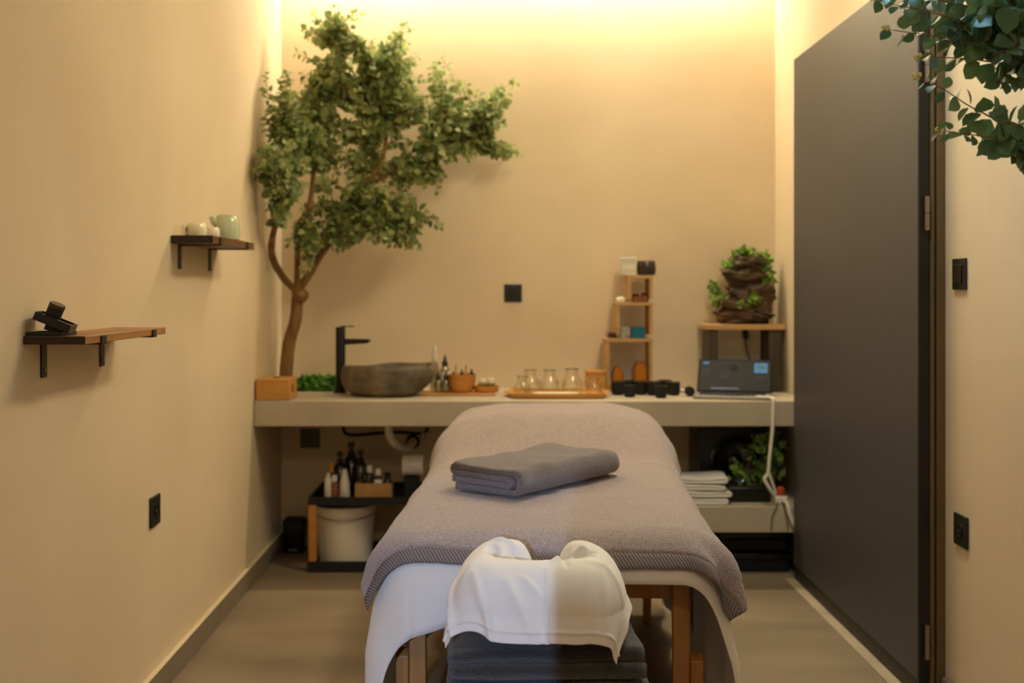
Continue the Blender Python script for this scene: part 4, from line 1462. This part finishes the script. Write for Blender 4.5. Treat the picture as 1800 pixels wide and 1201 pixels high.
o = MB().grid(sheet_fn, 130, 130).build('white_sheet', m_whitecloth, None, angle=0, solid=.0015)
o.location = TO
o.rotation_euler = (0, 0, TR)
tag(o, 'long white sheet hanging down both sides of the massage table', 'sheet')


# big grey towel
def towel_fn(u, v, pw=.515):
    p = -(pw - .028) + (2 * pw - .036) * u
    q0 = .06 - (.125 + .012 * nz(p * 3, 5.5)) - .015 * smooth(.25, .5, abs(p))
    q1 = 1.735 + .20
    q = q0 + (q1 - q0) * v
    hump = .112 * smooth(1.02, 1.42, q) * (1 - .35 * smooth(.16, .42, abs(p)))
    r_ = .108
    pos, h, d = drape(p, q, .298, .06, 1.735, r_, .668 + hump, math.radians(10))
    w = min(1, h / .12)
    pos += d * w * (.010 * math.sin(pos.y * 19 + .6) * abs(d.x) + .006 * nz(pos.x * 14, pos.y * 14) + .004)
    # right front corner gathers into folds
    cr = smooth(.25, .45, p) * smooth(.30, .0, q)
    pos += d * (cr * .016 * math.sin(14 * (q * 1.6 + p) * 2.2))
    top = 1 - w
    wr = .006 * nz(p * 5, q * 3.2, 1.7) + .0036 * nz(p * 11, q * 9, 4.0)
    wr += .0035 * math.exp(-((q - .42 - .03 * nz(p * 4, 0)) / .018) ** 2) * smooth(-.32, -.05, p) * smooth(.30, .0, p)
    wr += .003 * math.exp(-((q - .50 - .05 * p) / .016) ** 2) * smooth(-.30, -.1, p) * smooth(.15, .0, p)
    wr += .005 * math.exp(-((q - .98 - .10 * p) / .03) ** 2) * smooth(.0, .25, abs(p))
    pos.z += wr * top + .0012 * nz(p * 30, q * 30, 2) + .0011 * nz(p * 95, q * 95, 8)
    return pos


NU, NV = 150, 170
BORD = .034 / 2.0
tw = MB().grid(lambda u, v: towel_fn(u, BORD + (1 - BORD) * v), NU, NV)
o = tw.build('bed_towel', m_towel, None, angle=0, solid=.006)
o.location = TO
o.rotation_euler = (0, 0, TR)
tag(o, 'big grey terry towel spread over the massage table', 'towel')
bd_ = MB().grid(lambda u, v: towel_fn(u, BORD * v * .98), NU, 4)
b_o = bd_.build('woven_border', m_border, o, angle=0, solid=.004)
b_o['label'] = 'ribbed grey border along the near hem'
uvl = b_o.data.uv_layers.new(name='UVMap')
for lp in b_o.data.loops:
    vi = lp.vertex_index
    uvl.data[lp.index].uv = ((vi // 5) / NU * 1.07, (vi % 5) / 4 * .03)


# folded towel lying on the bed
o = folded('folded_towel', .235, .49, .0188, 4, m_towel_roll, 2.0, .008, 44)
# its local x runs across the folds, y along the length
Ld = Vector((.60, .80))
fc = Vector((.058, 2.845))                       # nearest bottom corner
o.rotation_euler = (0, 0, math.atan2(Ld.y, Ld.x) - PI / 2)
xa = Vector((Ld.y, -Ld.x))                       # local +x in world
cen = fc - xa * .1175 + Ld * .245
o.location = (cen.x, cen.y, .678)
tag(o, 'folded dark grey towel lying across the big grey towel', 'towel')


# white cover over the face cradle
def seg_d(p, q, ax, ay, bx, by):
    """distance from (p, q) to a segment and the side it lies on"""
    dx, dy = bx - ax, by - ay
    t_ = max(0, min(1, ((p - ax) * dx + (q - ay) * dy) / (dx * dx + dy * dy)))
    ex, ey = p - ax - dx * t_, q - ay - dy * t_
    return math.hypot(ex, ey), t_


CREASES = [  # ax, ay, bx, by, width, depth
    (-.100, .050, -.088, .005, .008, -.011), (-.088, .005, -.052, -.012, .008, -.012), (-.070, .060, -.035, .030, .006, -.006),
    (-.075, .020, -.045, .012, .006, .008), (-.10, .08, -.05, .055, .007, .004),
    (.050, -.020, .078, .012, .006, .008), (.060, .012, .105, .006, .007, -.010), (.070, .035, .10, .028, .007, .007), (.085, .02, .115, .03, .006, -.006),
    (.050, -.022, .030, -.075, .007, .004), (.040, -.02, .055, -.09, .006, -.003), (-.02, -.03, .045, -.022, .007, .005),
    (-.06, -.13, .00, -.24, .012, .005), (-.13, -.10, -.09, -.25, .012, .005), (-.03, -.12, .01, -.16, .006, .003), (.13, -.08, .16, -.22, .012, .004),
    (.019, -.10, .019, -.26, .005, .0035), (-.10, -.03, -.16, -.10, .012, .005), (-.19, .0, -.22, -.20, .012, .006), (.10, -.06, .20, -.10, .01, .004)]


def cover_fn(u, v):
    p = -.255 + .510 * u
    qmin = -.243 + .062 * smooth(.06, .25, -p) + .040 * smooth(.06, .25, p) - .012 * smooth(.0, .2, p)
    q = qmin + (.165 - qmin) * v
    pos, h, d = drape(p, q, .085, -.055, .075, .088, .668, math.radians(17))
    w = min(1, h / .12)
    a = math.atan2(q, p)
    rr_ = math.hypot(p, q)
    # hollow of the face hole, gap between the two arms
    e = (p / .080) ** 2 + ((q - .008) / .046) ** 2
    dip = .046 * math.exp(-e ** 1.6)
    nw = .014 + .026 * smooth(.0, .12, q)
    notch = math.exp(-abs((p - .012) / nw) ** 3) * smooth(.02, .075, q)
    pos.z += -dip - .085 * notch
    pos.z += .007 * math.exp(-(((abs(p) - .080) / .055) ** 2)) * smooth(-.02, .07, q)
    n3 = nz(p * 14, q * 14, 1.0)
    ridge = 0.0
    for ax, ay, bx, by, wd, dpt in CREASES:
        dd, t_ = seg_d(p + .006 * n3, q + .006 * nz(p * 14, q * 14, 9.0), ax, ay, bx, by)
        ridge += 2.2 * dpt * math.exp(-(dd / wd) ** 2) * (.35 + .65 * math.sin(PI * min(1, max(0, t_))))
    pos.z += ridge * (1 - w)
    pos += d * (ridge * w * 1.3)
    pos += d * w * (.007 * math.sin(a * 7 + .8) * smooth(.1, .28, rr_) + .007 * nz(p * 8, q * 8, 3) + .003 * nz(p * 20, q * 11, 6))
    pos.z += .003 * (1 - w) * nz(p * 16, q * 16, 5)
    hem = (q - qmin)
    pos += d * (.003 * math.exp(-((hem - .022) / .003) ** 2) - .0015 * smooth(.020, .016, hem))
    # the lower right corner turns in
    k = smooth(.17, .25, p) * smooth(-.10, -.22, q)
    pos.x -= .020 * k
    return pos


o = MB().grid(cover_fn, 170, 150).build('face_cradle_cover', m_whitecloth, None, angle=0, solid=.0015)
M_ = Matrix.Rotation(TR, 3, 'Z')
o.location = TO + M_ @ HC
o.rotation_euler = (0, 0, TR)
tag(o, 'white cotton cover draped over the horseshoe face cradle', 'cover')

# stool with dark towels under the face cradle
sc_ = TO + M_ @ Vector((-.005, -.182, 0))
t = thing('low_stool', (sc_.x, sc_.y, 0), 'low black stool under the face cradle carrying dark towels', 'stool')
MB().box((-.17, -.11, .290), (.17, .11, .315)).build('seat', m_black, t, bevel=.006)
for sx_ in (-1, 1):
    for sy_ in (-1, 1):
        MB().tube([(sx_ * .16, sy_ * .10, .0), (sx_ * .14, sy_ * .09, .2895)], [.012, .014], 10).build('leg', m_blackmatt, t)
for k, (w, l, dx, rz, lb) in enumerate(((.24, .39, .0, .02 + PI / 2, 'dark grey folded towel at the bottom of the stack under the face cradle'),
                                        (.238, .40, .004, -.02 + PI / 2, 'dark grey folded towel in the middle of the stack under the face cradle'),
                                        (.242, .385, -.002, .03 + PI / 2, 'dark grey folded towel on top of the stack under the face cradle'))):
    o = folded('dark_towel', w, l, .0275, 2, m_towel_dark, 5.0 + 3 * k, .0, 24)
    o.location = (sc_.x + dx, sc_.y, .3156 + k * .0625)
    o.rotation_euler = (0, 0, rz)
    tag(o, lb, 'towel', 'dark towels on the stool')
